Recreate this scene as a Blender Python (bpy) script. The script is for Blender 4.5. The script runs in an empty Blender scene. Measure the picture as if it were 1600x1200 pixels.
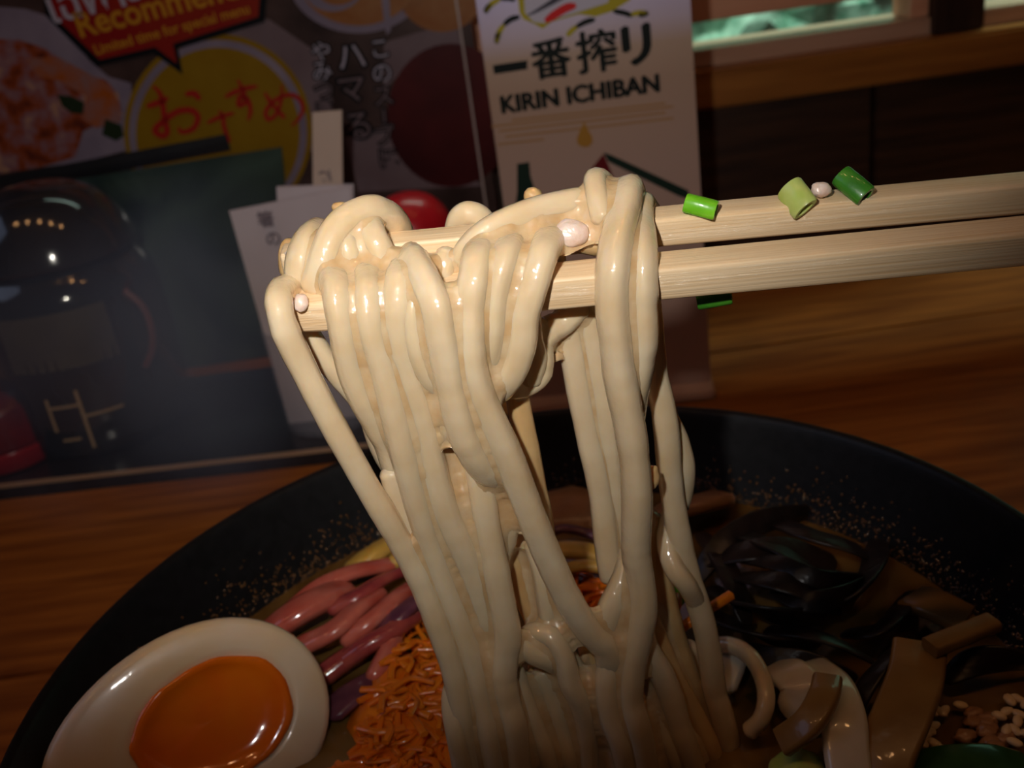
import bpy, bmesh, math, random
from mathutils import Vector, Matrix, noise
import numpy as np

sc = bpy.context.scene
col = sc.collection
rnd = random.Random(7)

# ------------------------------------------------------------------ camera
PITCH, ROLL, FPX = 0.4228, -0.1437, 1555.0
CAM = Vector((0, 0, 0.229))
_f = Vector((0, math.cos(PITCH), -math.sin(PITCH)))
_r0 = Vector((1, 0, 0)); _u0 = _r0.cross(_f)
CR = _r0 * math.cos(ROLL) + _u0 * math.sin(ROLL)
CU = -_r0 * math.sin(ROLL) + _u0 * math.cos(ROLL)
cd = bpy.data.cameras.new('camera'); cam = bpy.data.objects.new('camera', cd); col.objects.link(cam)
cd.sensor_width = 36.0; cd.lens = FPX * 36.0 / 1600.0
cd.clip_start = 0.01; cd.clip_end = 50
m = Matrix.Identity(4)
for i in range(3):
    m[i][0], m[i][1], m[i][2], m[i][3] = CR[i], CU[i], -_f[i], CAM[i]
cam.matrix_world = m
cd.dof.use_dof = True; cd.dof.focus_distance = 0.178; cd.dof.aperture_fstop = 24
sc.camera = cam

# ------------------------------------------------------------------ world, flash, room lights, exposure
sc.view_settings.view_transform = 'Standard'; sc.view_settings.look = 'None'
sc.view_settings.exposure = 0.0; sc.view_settings.gamma = 1.0; sc.view_settings.use_curve_mapping = False
sc.cycles.use_denoising = True
w = bpy.data.worlds.new('world'); sc.world = w; w.use_nodes = True
w.node_tree.nodes['Background'].inputs[0].default_value = (0.50, 0.50, 0.72, 1)
w.node_tree.nodes['Background'].inputs[1].default_value = 0.008

def light(name, kind, loc, aim, energy, color, **kw):
    ld = bpy.data.lights.new(name, kind); o = bpy.data.objects.new(name, ld); col.objects.link(o)
    ld.energy = energy; ld.color = color
    for k, v in kw.items(): setattr(ld, k, v)
    o.location = loc
    o.rotation_euler = (Vector(aim) - Vector(loc)).to_track_quat('-Z', 'Y').to_euler()
    return o
# the camera's own flash, up and to the left of the lens, its beam fading towards the lower right
FL = CAM + CR * -0.030 + CU * 0.036
light('camera_flash', 'SPOT', FL, CAM + _f * 0.30 + CR * -0.038 + CU * 0.092, 1.75, (1.0, 0.96, 0.92),
      spot_size=math.radians(84), spot_blend=1.0, shadow_soft_size=0.004)
# daylight from the restaurant's windows over the diners' side, and the warm pendants overhead
light('daylight_window', 'AREA', (-1.5, 0.1, 1.3), (0, 0.25, 0.1), 1.5, (0.55, 0.66, 1.0), shape='RECTANGLE', size=1.0, size_y=0.8)
for i in range(5):
    light('pendant_lamp', 'POINT', (-0.75 + i * 0.36, -0.1, 1.55), (0, 0.3, 0), 1.5, (1.0, 0.50, 0.20), shadow_soft_size=0.03)

# ------------------------------------------------------------------ helpers
def ray(x, y): return _f + CR * ((x - 800) / FPX) - CU * ((y - 600) / FPX)
def pz(x, y, z):
    d = ray(x, y); return CAM + d * ((z - CAM.z) / d.z)
def pY(x, y, Y):
    d = ray(x, y); return CAM + d * (Y / d.y)
def pP(x, y, P0, N):
    d = ray(x, y); return CAM + d * ((P0 - CAM).dot(N) / d.dot(N))

def tag(o, label=None, cat=None, group=None, kind=None):
    if label: o['label'] = label
    if cat: o['category'] = cat
    if group: o['group'] = group
    if kind: o['kind'] = kind
    return o
def empty(name, loc):
    o = bpy.data.objects.new(name, None); o.location = loc; o.empty_display_size = 0.01
    col.objects.link(o); return o
def wloc(o):
    v = Vector(o.location)
    while o.parent: o = o.parent; v += o.location
    return v
def obj(name, verts, faces, mat, parent=None, smooth=True, origin=None):
    """verts in world coordinates -> ONE mesh object"""
    vs = [Vector(v) for v in verts]
    if origin is None:
        lo = [min(v[i] for v in vs) for i in range(3)]; hi = [max(v[i] for v in vs) for i in range(3)]
        origin = Vector(((lo[0] + hi[0]) / 2, (lo[1] + hi[1]) / 2, lo[2]))
    me = bpy.data.meshes.new(name)
    me.from_pydata([tuple(v - origin) for v in vs], [], faces)
    bm = bmesh.new(); bm.from_mesh(me); bmesh.ops.recalc_face_normals(bm, faces=bm.faces); bm.to_mesh(me); bm.free()
    if smooth: me.polygons.foreach_set('use_smooth', [True] * len(me.polygons))
    me.materials.append(mat)
    o = bpy.data.objects.new(name, me); col.objects.link(o)
    if parent is not None:
        o.parent = parent; o.location = origin - wloc(parent)
    else: o.location = origin
    return o
def sharp(o, ang=35):
    try:
        me = o.data
        me.set_sharp_from_angle(angle=math.radians(ang))
    except Exception: pass
    return o

def spline(P, n):
    """Catmull-Rom through rows of P"""
    P = np.array(P, float)
    Q = np.vstack([2 * P[0] - P[1], P, 2 * P[-1] - P[-2]])
    out = []
    for i in range(len(P) - 1):
        a, b, c, d = Q[i], Q[i + 1], Q[i + 2], Q[i + 3]
        for t in np.linspace(0, 1, n, endpoint=False):
            out.append(0.5 * (2 * b + (c - a) * t + (2 * a - 5 * b + 4 * c - d) * t * t + (3 * b - a - 3 * c + d) * t ** 3))
    out.append(P[-1]); return np.array(out)

def sweep(path, prof, scale=None, up=None, cap='round', twist=0.0):
    """sweep a closed 2-D profile (metres) along 3-D points; returns verts, faces"""
    path = [Vector(p) for p in path]; n = len(path); k = len(prof)
    T = []
    for i in range(n):
        a, b = path[max(i - 1, 0)], path[min(i + 1, n - 1)]
        t = (b - a); T.append(t.normalized() if t.length > 1e-9 else Vector((0, 0, 1)))
    if up is None:
        up = Vector((0, -1, 0.3))
    nrm = (up - T[0] * up.dot(T[0])); nrm = nrm.normalized() if nrm.length > 1e-6 else T[0].orthogonal().normalized()
    V, F = [], []
    size = max(max(abs(a), abs(b)) for a, b in prof)
    rings = []
    def ring(c, nn, bb, s):
        rings.append(len(V))
        for a, b in prof: V.append(c + bb * (a * s) + nn * (b * s))
    for i in range(n):
        nrm = nrm - T[i] * nrm.dot(T[i]); nrm = nrm.normalized() if nrm.length > 1e-6 else T[i].orthogonal().normalized()
        ang = twist * i / max(n - 1, 1)
        nn = nrm * math.cos(ang) + T[i].cross(nrm) * math.sin(ang); bb = T[i].cross(nn)
        s = scale[i] if scale is not None else 1.0
        if i == 0 and cap == 'round':
            ring(path[0] - T[0] * size * s * 0.55, nn, bb, s * 0.45); ring(path[0] - T[0] * size * s * 0.3, nn, bb, s * 0.8)
        ring(path[i], nn, bb, s)
        if i == n - 1 and cap == 'round':
            ring(path[i] + T[i] * size * s * 0.3, nn, bb, s * 0.8); ring(path[i] + T[i] * size * s * 0.55, nn, bb, s * 0.45)
    for r0, r1 in zip(rings[:-1], rings[1:]):
        for j in range(k):
            F.append((r0 + j, r0 + (j + 1) % k, r1 + (j + 1) % k, r1 + j))
    F.append(tuple(range(rings[0], rings[0] + k))[::-1]); F.append(tuple(range(rings[-1], rings[-1] + k)))
    return V, F
def circ(r, k=12, e=2.0, ry=None):
    ry = ry or r; out = []
    for i in range(k):
        a = 2 * math.pi * (i + .5) / k; c, s = math.cos(a), math.sin(a)
        out.append((r * math.copysign(abs(c) ** (2 / e), c), ry * math.copysign(abs(s) ** (2 / e), s)))
    return out
def rrect(w, h, r, seg=2):
    out = []
    for cx, cy, a0 in ((w / 2 - r, h / 2 - r, 0), (-w / 2 + r, h / 2 - r, 90), (-w / 2 + r, -h / 2 + r, 180), (w / 2 - r, -h / 2 + r, 270)):
        for i in range(seg + 1):
            a = math.radians(a0 + 90 * i / seg); out.append((cx + r * math.cos(a), cy + r * math.sin(a)))
    return out
def lathe(prof, center, n=64, closed=False):
    V, F = [], []
    for r, z in prof:
        for j in range(n):
            a = 2 * math.pi * j / n; V.append((center[0] + r * math.cos(a), center[1] + r * math.sin(a), center[2] + z))
    m_ = len(prof)
    for i in range(m_ - 1 if not closed else m_):
        i2 = (i + 1) % m_
        for j in range(n):
            F.append((i * n + j, i * n + (j + 1) % n, i2 * n + (j + 1) % n, i2 * n + j))
    return V, F
def box(lo, hi, bev=0.0):
    bm = bmesh.new(); bmesh.ops.create_cube(bm, size=1)
    for v in bm.verts: v.co = Vector([(lo[i] + hi[i]) / 2 + v.co[i] * (hi[i] - lo[i]) for i in range(3)])
    if bev: bmesh.ops.bevel(bm, geom=bm.edges[:], offset=bev, segments=2, affect='EDGES')
    bm.verts.index_update()
    V = [v.co.copy() for v in bm.verts]; F = [tuple(v.index for v in f.verts) for f in bm.faces]; bm.free(); return V, F
def join(*parts):
    V, F = [], []
    for v, f in parts:
        o = len(V); V += [Vector(q) for q in v]; F += [tuple(i + o for i in g) for g in f]
    return V, F
def prism(pts, back):
    """front polygon (3-D points) given depth by vector back"""
    n = len(pts); back = Vector(back)
    V = [Vector(p) for p in pts] + [Vector(p) + back for p in pts]
    F = [tuple(range(n)), tuple(range(2 * n - 1, n - 1, -1))] + [(i, (i + 1) % n, n + (i + 1) % n, n + i) for i in range(n)]
    return V, F

# ------------------------------------------------------------------ materials
def mat(name, c1, c2=None, scale=200.0, rough=0.5, stretch=(1, 1, 1), bump=0.0, bscale=None, detail=3.0, spec=None, coat=0.0,
        sss=0.0, sssr=(0.004, 0.002, 0.001), lo=0.35, hi=0.65, trans=0.0, ior=1.45, alpha=1.0, distortion=0.0, metal=0.0, coatr=0.08, extra=None, cbump=0.0, cscale=1200):
    mt = bpy.data.materials.new(name); mt.use_nodes = True; nt = mt.node_tree; L = nt.links
    if spec is None: spec = .12 if name.startswith(('print', 'ink', 'poster')) else .5
    b = nt.nodes['Principled BSDF']
    b.inputs['Base Color'].default_value = (*c1, 1); b.inputs['Roughness'].default_value = rough
    b.inputs['Specular IOR Level'].default_value = spec; b.inputs['Coat Weight'].default_value = coat; b.inputs['Coat Roughness'].default_value = coatr; b.inputs['Coat IOR'].default_value = 1.8 if cbump else 1.5
    b.inputs['Transmission Weight'].default_value = trans; b.inputs['IOR'].default_value = ior; b.inputs['Alpha'].default_value = alpha
    b.inputs['Metallic'].default_value = metal
    if sss:
        b.inputs['Subsurface Weight'].default_value = sss; b.inputs['Subsurface Radius'].default_value = sssr; b.inputs['Subsurface Scale'].default_value = 1.0
    if c2 is not None or bump or cbump:
        tc = nt.nodes.new('ShaderNodeTexCoord'); mp = nt.nodes.new('ShaderNodeMapping'); mp.inputs['Scale'].default_value = stretch
        L.new(tc.outputs['Object'], mp.inputs['Vector'])
    if c2 is not None:
        nz = nt.nodes.new('ShaderNodeTexNoise'); nz.inputs['Scale'].default_value = scale; nz.inputs['Detail'].default_value = detail
        nz.inputs['Distortion'].default_value = distortion
        L.new(mp.outputs[0], nz.inputs['Vector'])
        rp = nt.nodes.new('ShaderNodeValToRGB'); rp.color_ramp.elements[0].position = lo; rp.color_ramp.elements[1].position = hi
        rp.color_ramp.elements[0].color = (*c1, 1); rp.color_ramp.elements[1].color = (*c2, 1)
        for pos, cc in (extra or []):
            e = rp.color_ramp.elements.new(pos); e.color = (*cc, 1)
        L.new(nz.outputs[0], rp.inputs[0]); L.new(rp.outputs[0], b.inputs['Base Color'])
    if bump:
        n2 = nt.nodes.new('ShaderNodeTexNoise'); n2.inputs['Scale'].default_value = bscale or scale; n2.inputs['Detail'].default_value = 2
        L.new(mp.outputs[0], n2.inputs['Vector'])
        bp = nt.nodes.new('ShaderNodeBump'); bp.inputs['Strength'].default_value = bump; bp.inputs['Distance'].default_value = 0.0006
        L.new(n2.outputs[0], bp.inputs['Height']); L.new(bp.outputs[0], b.inputs['Normal'])
        if coat and not cbump: L.new(bp.outputs[0], b.inputs['Coat Normal'])
    if cbump:
        n3 = nt.nodes.new('ShaderNodeTexNoise'); n3.inputs['Scale'].default_value = cscale; n3.inputs['Detail'].default_value = 1.5
        L.new(mp.outputs[0], n3.inputs['Vector'])
        bp = nt.nodes.new('ShaderNodeBump'); bp.inputs['Strength'].default_value = cbump; bp.inputs['Distance'].default_value = 0.0006
        L.new(n3.outputs[0], bp.inputs['Height']); L.new(bp.outputs[0], b.inputs['Coat Normal'])
    return mt
def emis(name, c, s, c2=None, scale=8):
    mt = bpy.data.materials.new(name); mt.use_nodes = True; nt = mt.node_tree
    b = nt.nodes['Principled BSDF']; b.inputs['Base Color'].default_value = (0, 0, 0, 1); b.inputs['Emission Strength'].default_value = s
    b.inputs['Emission Color'].default_value = (*c, 1)
    if c2:
        tc = nt.nodes.new('ShaderNodeTexCoord'); nz = nt.nodes.new('ShaderNodeTexNoise'); nz.inputs['Scale'].default_value = scale; nz.inputs['Detail'].default_value = 4
        rp = nt.nodes.new('ShaderNodeValToRGB'); rp.color_ramp.elements[0].position = .38; rp.color_ramp.elements[1].position = .62
        rp.color_ramp.elements[0].color = (*c, 1); rp.color_ramp.elements[1].color = (*c2, 1)
        nt.links.new(tc.outputs['Object'], nz.inputs['Vector']); nt.links.new(nz.outputs[0], rp.inputs[0]); nt.links.new(rp.outputs[0], b.inputs['Emission Color'])
    return mt

M = {}
M['noodle'] = mat('wet_noodle', (0.70, 0.51, 0.29), (0.78, 0.63, 0.42), scale=110, rough=0.46, bump=0.08, bscale=700, coat=0.9, coatr=0.05, cbump=.30, cscale=1000, spec=.35,
                  sss=0.35, sssr=(0.0028, 0.0016, 0.0007), lo=.3, hi=.7)
M['noodle_dark'] = mat('broth_and_shade_noodle', (0.62, 0.36, 0.14), (0.72, 0.48, 0.22), scale=110, rough=0.4, bump=0.10, bscale=800, coat=0.9, coatr=.05, cbump=.30, cscale=1000,
                       sss=0.3, sssr=(0.0028, 0.0015, 0.0006))  # browner noodle copy: broth tint plus shade painted in for rear strands
M['film'] = mat('broth_film', (0.64, 0.40, 0.19), (0.72, 0.52, 0.30), scale=250, rough=0.4, bump=0.12, bscale=700, coat=1.0, coatr=.05, cbump=.35, cscale=1000, spec=.35, sss=.3, sssr=(.0025, .0013, .0006))
M['stick'] = mat('bamboo', (0.80, 0.54, 0.28), (0.90, 0.68, 0.42), scale=60, stretch=(0.5, 34, 34), rough=0.42, bump=0.25, bscale=60, coat=0.35, lo=.3, hi=.6, detail=5, coatr=.12, cbump=.5, cscale=700)
M['goo'] = mat('broth_smear', (0.75, 0.55, 0.32), (0.66, 0.42, 0.18), scale=300, rough=0.2, bump=0.4, bscale=700, coat=0.8, trans=0.35, sss=0.2)
M['garlic'] = mat('garlic_bit', (0.85, 0.66, 0.56), (0.80, 0.56, 0.44), scale=300, rough=0.35, coat=0.5, sss=0.3, bump=.3, bscale=900)
M['scallion'] = mat('scallion_green', (0.11, 0.42, 0.008), (0.20, 0.58, 0.02), scale=150, stretch=(1, 1, 1), rough=0.35, coat=0.4, bump=.15, bscale=500)
M['scallion_dark'] = mat('scallion_dark_green', (0.025, 0.16, 0.012), (0.06, 0.26, 0.02), scale=150, rough=0.35, coat=0.5, bump=.15, bscale=500)
M['scallion_pale'] = mat('scallion_pale', (0.40, 0.52, 0.09), (0.55, 0.58, 0.20), scale=150, rough=0.35, coat=0.5, bump=.15, bscale=500, sss=.2)
M['bowl'] = mat('black_melamine', (0.006, 0.006, 0.0065), (0.009, 0.009, 0.010), scale=300, rough=0.42, bump=0.08, bscale=700, spec=0.35)
M['drop'] = mat('fat_droplet', (0.10, 0.045, 0.012), rough=0.12, coat=1.0, spec=.8)
M['broth'] = mat('broth', (0.11, 0.05, 0.010), (0.22, 0.12, 0.03), scale=45, rough=0.12, bump=0.35, bscale=120, coat=0.6, distortion=.6)
M['egg'] = mat('boiled_egg_white', (0.82, 0.58, 0.32), (0.84, 0.71, 0.60), scale=36, rough=0.33, coat=0.35, sss=0.4, sssr=(.004, .003, .002), bump=.1, bscale=260, lo=.3, hi=.7)
M['yolk'] = mat('soft_yolk', (0.84, 0.14, 0.002), (0.90, 0.21, 0.005), scale=50, rough=0.14, coat=0.9, coatr=.04, bump=.15, bscale=90, sss=.15)
M['yolk_rim'] = mat('set_yolk', (0.66, 0.24, 0.04), (0.60, 0.16, 0.02), scale=120, rough=.25, coat=.6, bump=.4, bscale=300)
M['pink'] = mat('pink_ginger', (0.50, 0.085, 0.055), (0.64, 0.20, 0.14), scale=70, stretch=(1, 1, 1), rough=0.25, coat=0.7, bump=.3, bscale=220, sss=.2)
M['pinkdark'] = mat('dark_red_ginger', (0.30, 0.035, 0.04), (0.45, 0.10, 0.07), scale=90, rough=0.25, coat=0.7, bump=.3, bscale=220)
M['carrot'] = mat('carrot', (0.80, 0.16, 0.006), (0.88, 0.25, 0.012), scale=120, rough=0.32, coat=0.4, bump=.25, bscale=400, sss=.15)
M['onion'] = mat('purple_onion', (0.10, 0.025, 0.05), (0.20, 0.07, 0.10), scale=120, rough=.3, coat=.5)
M['woodear'] = mat('wood_ear', (0.008, 0.004, 0.003), (0.022, 0.011, 0.008), scale=90, rough=0.42, coat=0.2, coatr=.22, bump=.7, bscale=260)
M['menma'] = mat('bamboo_shoot', (0.23, 0.115, 0.026), (0.34, 0.19, 0.055), scale=60, stretch=(1, 1, 1), rough=0.35, coat=0.4, bump=.3, bscale=250)
M['pork'] = mat('stewed_pork', (0.34, 0.15, 0.06), (0.48, 0.26, 0.13), scale=70, rough=0.35, coat=0.5, bump=.4, bscale=200)
M['yellow'] = mat('yellow_sprout', (0.60, 0.34, 0.05), (0.68, 0.45, 0.12), scale=90, rough=.3, coat=.5, sss=.2)
M['cabbage'] = mat('white_cabbage', (0.68, 0.57, 0.44), (0.78, 0.71, 0.60), scale=90, rough=.28, coat=.6, bump=.3, bscale=250, sss=.25)
M['sesame'] = mat('sesame', (0.80, 0.56, 0.30), rough=.4, coat=.3)
M['nori'] = mat('dark_leaf', (0.012, 0.05, 0.012), (0.03, 0.10, 0.02), scale=120, rough=.3, coat=.5)
M['table'] = mat('table_wood', (0.22, 0.058, 0.007), (0.46, 0.150, 0.022), scale=26, stretch=(0.45, 5, 5), rough=0.52, bump=0.08, bscale=30, detail=6, lo=.32, hi=.68, spec=.3, distortion=.5)
M['wall'] = mat('dark_wall_wood', (0.018, 0.007, 0.003), (0.05, 0.02, 0.008), scale=22, stretch=(0.5, 5, 7), rough=0.5, bump=0.08, bscale=30, detail=5)
M['sill'] = mat('sill_wood', (0.24, 0.085, 0.014), (0.36, 0.14, 0.025), scale=20, stretch=(0.5, 6, 6), rough=0.4, detail=5)
M['ledge'] = mat('pale_ledge_wood', (0.48, 0.27, 0.17), (0.56, 0.34, 0.23), scale=20, stretch=(0.5, 6, 6), rough=0.4)
M['blind'] = mat('blind_wood', (0.66, 0.30, 0.17), (0.74, 0.38, 0.23), scale=20, stretch=(0.5, 6, 6), rough=0.45)
M['post'] = mat('dark_post_wood', (0.02, 0.008, 0.004), (0.04, 0.016, 0.008), scale=20, stretch=(6, 6, .5), rough=0.5)
M['black'] = mat('black_plastic', (0.012, 0.012, 0.014), rough=0.35)
M['smoke'] = mat('smoky_lacquer', (0.012, 0.010, 0.010), (0.02, 0.018, 0.02), scale=60, rough=.25)

# ------------------------------------------------------------------ the setting: wall, window, table
WY = 0.65
# wainscot of horizontal dark boards
wall = empty('wall_back', (0.0, WY, -0.5)); tag(wall, kind='structure')
for x0, x1 in ((-0.9, -0.46), (-0.457, -0.18), (-0.177, 0.015), (0.018, 0.257), (0.260, 0.52), (0.523, 0.9)):
    sharp(obj('plank', *box((x0, WY, -0.5), (x1, WY + 0.02, 0.1095), 0.0012), M['wall'], wall, smooth=True))
obj('backing', *box((-0.92, WY + 0.021, -0.5), (0.92, WY + 0.03, 0.109)), M['post'], wall, smooth=False)
wall_up = empty('wall_upper', (0.0, WY, 0.5)); tag(wall_up, kind='structure')
obj('plaster', *box((-0.92, WY + 0.01, 0.62), (0.92, WY + 0.04, 1.4)), M['wall'], wall_up, smooth=False)
win = empty('window_1', (0.0, WY, 0.11)); tag(win, kind='structure')
def wq(x0, x1, z0, z1, y0, y1, mt, name, bev=.001): return sharp(obj(name, *box((x0, y0, z0), (x1, y1, z1), bev), M[mt], win))
wq(-0.92, 0.92, 0.110, 0.1335, WY - 0.008, WY + 0.06, 'sill', 'sill', .002)
wq(-0.92, 0.92, 0.1335, 0.1445, WY + 0.012, WY + 0.06, 'ledge', 'sill_ledge')
wq(-0.92, 0.285, 0.161, 0.40, WY + 0.016, WY + 0.04, 'blind', 'blind_panel')
wq(0.2995, 0.331, 0.134, 0.62, WY + 0.004, WY + 0.05, 'post', 'mullion')
wq(0.288, 0.2993, 0.1447, 0.62, WY + 0.014, WY + 0.045, 'blind', 'frame_stile')
wq(-0.92, 0.92, 0.60, 0.625, WY + 0.005, WY + 0.05, 'sill', 'frame_head')
glass = mat('window_glass', (.8, .85, .85), rough=0.03, alpha=.06, spec=.3)
obj('pane', *box((-0.92, WY + 0.042, 0.1447), (0.92, WY + 0.045, 0.60)), glass, win, smooth=False)
# garden hedge in daylight outside the window
hd_m = mat('hedge_leaves', (0.12, 0.34, 0.22), (0.62, 0.86, 0.68), scale=38, rough=.6)
bm = bmesh.new(); bmesh.ops.create_grid(bm, x_segments=90, y_segments=40, size=1)
for v in bm.verts:
    x, y = v.co.x * 1.6, v.co.y * 0.7
    d = noise.noise(Vector((x * 9, y * 9, 1))) * .06 + noise.noise(Vector((x * 26, y * 26, 4))) * .04
    v.co = Vector((x + .3, 1.75 + d + .25 * max(0, y), 0.35 + y + noise.noise(Vector((x * 20, y * 20, 9))) * .03))
hv = [v.co.copy() for v in bm.verts]; hf = [tuple(v.index for v in f.verts) for f in bm.faces]; bm.free()
nh = len(hv); hv += [v + Vector((0, .35, -.02)) for v in hv]; hf += [tuple(i + nh for i in f) for f in hf]
hedge = obj('garden_hedge', hv, hf, hd_m, smooth=False)
tag(hedge, 'bright green garden hedge seen through the narrow window gap', 'hedge', kind='stuff')
light('garden_daylight', 'AREA', (0.4, 1.05, 1.9), (0.4, 1.75, 0.3), 45, (0.72, 1.0, 0.86), shape='RECTANGLE', size=1.4, size_y=.5)

table = empty('table', (0, 0.35, -0.03))
tag(table, 'reddish brown wooden table top of joined boards under the bowl', 'table')
ys = [-0.20, 0.108, 0.3085, 0.512, 0.6455]
for a, b in zip(ys[:-1], ys[1:]):
    sharp(obj('board', *box((-0.75, a + 0.0004, -0.03), (0.75, b - 0.0004, 0.0), 0.0009), M['table'], table))

# ------------------------------------------------------------------ bowl and broth
BC = Vector((0.0014, 0.1755, 0.0))
SZ = 0.0605
prof = [(0.0, 0.006), (0.040, 0.006), (0.046, 0.0), (0.050, 0.0), (0.052, 0.010), (0.075, 0.022), (0.095, 0.042), (0.110, 0.066), (0.1175, 0.0815), (0.1190, 0.0845),
        (0.1197, 0.0852), (0.1204, 0.0850), (0.1203, 0.0842)]
outer = [(0.0005, 0.006), (0.040, 0.006), (0.042, 0.0005), (0.046, 0.0), (0.050, 0.0005), (0.053, 0.010), (0.074, 0.020), (0.094, 0.038), (0.109, 0.060), (0.1185, 0.0785),
         (0.1202, 0.0835), (0.1198, 0.0850), (0.1185, 0.0853), (0.1168, 0.0840), (0.1130, 0.0750), (0.1060, 0.0600), (0.096, 0.045), (0.080, 0.030), (0.055, 0.018), (0.03, 0.013), (0.0005, 0.012)]
# refine the profile smoothly
pp = spline([(a, b, 0) for a, b in outer[5:]], 4); full = outer[:5] + [(float(q[0]), float(q[1])) for q in pp]
bowl = obj('ramen_bowl', *lathe(full, BC, 128), M['bowl'])
tag(bowl, 'large black bowl holding noodles, egg and toppings on the table', 'bowl')
# fat droplets and specks on the wall above the broth
V, F = [], []
def blob(c, n, r, h, k=6):
    n = Vector(n).normalized(); a = n.orthogonal().normalized(); b = n.cross(a); o = len(V)
    for t in range(k): V.append(c + (a * math.cos(6.283 * t / k) + b * math.sin(6.283 * t / k)) * r)
    for t in range(k): V.append(c + (a * math.cos(6.283 * t / k) + b * math.sin(6.283 * t / k)) * r * .6 + n * h * .75)
    V.append(c + n * h)
    for t in range(k):
        F.append((o + t, o + (t + 1) % k, o + k + (t + 1) % k, o + k + t)); F.append((o + k + t, o + k + (t + 1) % k, o + 2 * k))
for i in range(2600):
    ang = rnd.uniform(-0.15, math.pi + .15) if rnd.random() < .85 else rnd.uniform(0, 6.28)
    t = min(1, abs(rnd.gauss(0, .5)) * (0.7 + .5 * noise.noise(Vector((ang * 5, 0, 3)))))
    r_ = 0.1060 + t * 0.0072; z_ = 0.0600 + t * 0.0150
    c = Vector((BC.x + r_ * math.cos(ang), BC.y + r_ * math.sin(ang), z_))
    rr = rnd.uniform(.00018, .00055)
    blob(c, (-math.cos(ang) * .9, -math.sin(ang) * .9, .45), rr, rr * .8)
o = obj('broth_droplets', V, F, M['drop'], origin=Vector((BC.x, BC.y, 0.06)))
tag(o, 'fine fat droplets dotting the black bowl wall above the broth', 'droplets', kind='stuff')
# broth surface
V, F = [], []
NR, NA = 40, 120
for i in range(NR + 1):
    for j in range(NA):
        r_ = 0.1062 * i / NR; a = 2 * math.pi * j / NA; x = r_ * math.cos(a); y = r_ * math.sin(a)
        V.append((BC.x + x, BC.y + y, SZ + noise.noise(Vector((x * 60, y * 60, 2))) * .0012 * (1 - (i / NR) ** 6)))
for i in range(NR):
    for j in range(NA): F.append((i * NA + j, i * NA + (j + 1) % NA, (i + 1) * NA + (j + 1) % NA, (i + 1) * NA + j))
o = obj('broth', V, F, M['broth'], origin=Vector((BC.x, BC.y, SZ)))
tag(o, 'oily brown broth filling the black bowl around the toppings', 'broth', kind='stuff')

# ------------------------------------------------------------------ chopsticks
def stick(name, pL, pR, YL, YR, sL, sR, rot, label):
    A, B = pY(*pL, YL), pY(*pR, YR); dirv = (B - A).normalized()
    B2 = A + dirv * 0.215
    X = dirv; Zv = (Vector((0, 0, 1)) - X * X.z).normalized(); Yv = Zv.cross(X)
    Z2 = Zv * math.cos(rot) + -Yv * math.sin(rot); Y2 = Z2.cross(X)
    n = 40; V, F = [], []
    rings = []
    prs = rrect(1, 1, 0.13, 3)
    k = len(prs)
    def at(t, s, wob):
        rings.append(len(V)); c = A + X * (t * 0.215)
        for i, (a, b) in enumerate(prs):
            V.append(c + Y2 * (a * s) + Z2 * (b * s))
    at(-0.002, sL * .80, 0); at(0.0, sL * .93, 0)
    for i in range(1, n): at(i / n, sL + (sR - sL) * min(1, i / n * 1.6), 1)
    at(1.0, sR * .95, 0); at(1.003, sR * .8, 0)
    for r0, r1 in zip(rings[:-1], rings[1:]):
        for j in range(k): F.append((r0 + j, r0 + (j + 1) % k, r1 + (j + 1) % k, r1 + j))
    F.append(tuple(range(rings[0], rings[0] + k))); F.append(tuple(range(rings[-1], rings[-1] + k)))
    # local frame so that the grain runs along X
    mtx = Matrix((X, Y2, Z2)).transposed()
    inv = mtx.transposed()
    me = bpy.data.meshes.new(name); me.from_pydata([tuple(inv @ (v - A)) for v in V], [], F)
    bm = bmesh.new(); bm.from_mesh(me); bmesh.ops.recalc_face_normals(bm, faces=bm.faces); bm.to_mesh(me); bm.free()
    me.polygons.foreach_set('use_smooth', [True] * len(me.polygons)); me.materials.append(M['stick'])
    o = bpy.data.objects.new(name, me); col.objects.link(o); mm = mtx.to_4x4(); mm.translation = A; o.matrix_world = mm
    sharp(o, 50)
    tag(o, label, 'chopstick', 'pair of chopsticks lifting noodles')
    return A, X, Y2, Z2
YN = 0.172
stick('chopstick', (462, 486), (1600, 376), 0.172, 0.168, 0.0064, 0.0070, math.radians(14), 'lower pale bamboo chopstick, nearer one, carrying most of the hanging noodles')
stick('chopstick', (447, 408), (1600, 301), 0.1815, 0.1785, 0.0056, 0.0062, math.radians(12), 'upper pale bamboo chopstick behind, with green scallion pieces stuck on it')

# ------------------------------------------------------------------ hanging noodles
PXM = 1.0 / 8.75e3   # metres per pixel near the noodles, for thickness
curves = {}; tubes = {}
def noodle(key, label, pts, wpx=47, mt='noodle', e=2.5, lean=True):
    if lean: pts = [(x, y, d + 11.0 * max(0, min(1, (y - 860) / 320)) ** 1.5) for x, y, d in pts]
    P3 = [tuple(pY(x, y, YN - d / 1000.0)) for x, y, d in pts]
    C3 = spline(P3, 7); curves[key] = [Vector(p) for p in C3]
    n = len(C3); s0 = hash_seed(key)
    sc_ = []
    for i in range(n):
        q = Vector((i * .11, s0 * 3.7, 0)); sc_.append(1.0 + .07 * noise.noise(q) + .04 * noise.noise(q * 3))
    r = wpx * PXM / 2
    tubes[key] = (C3, sc_, r)
    V, F = sweep(C3, circ(r, 14, e, r * .92), sc_, twist=rnd.uniform(-1.2, 1.2))
    o = obj('noodle', V, F, M[mt])
    tag(o, label, 'noodle', 'noodles lifted by the chopsticks')
    return o
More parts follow.
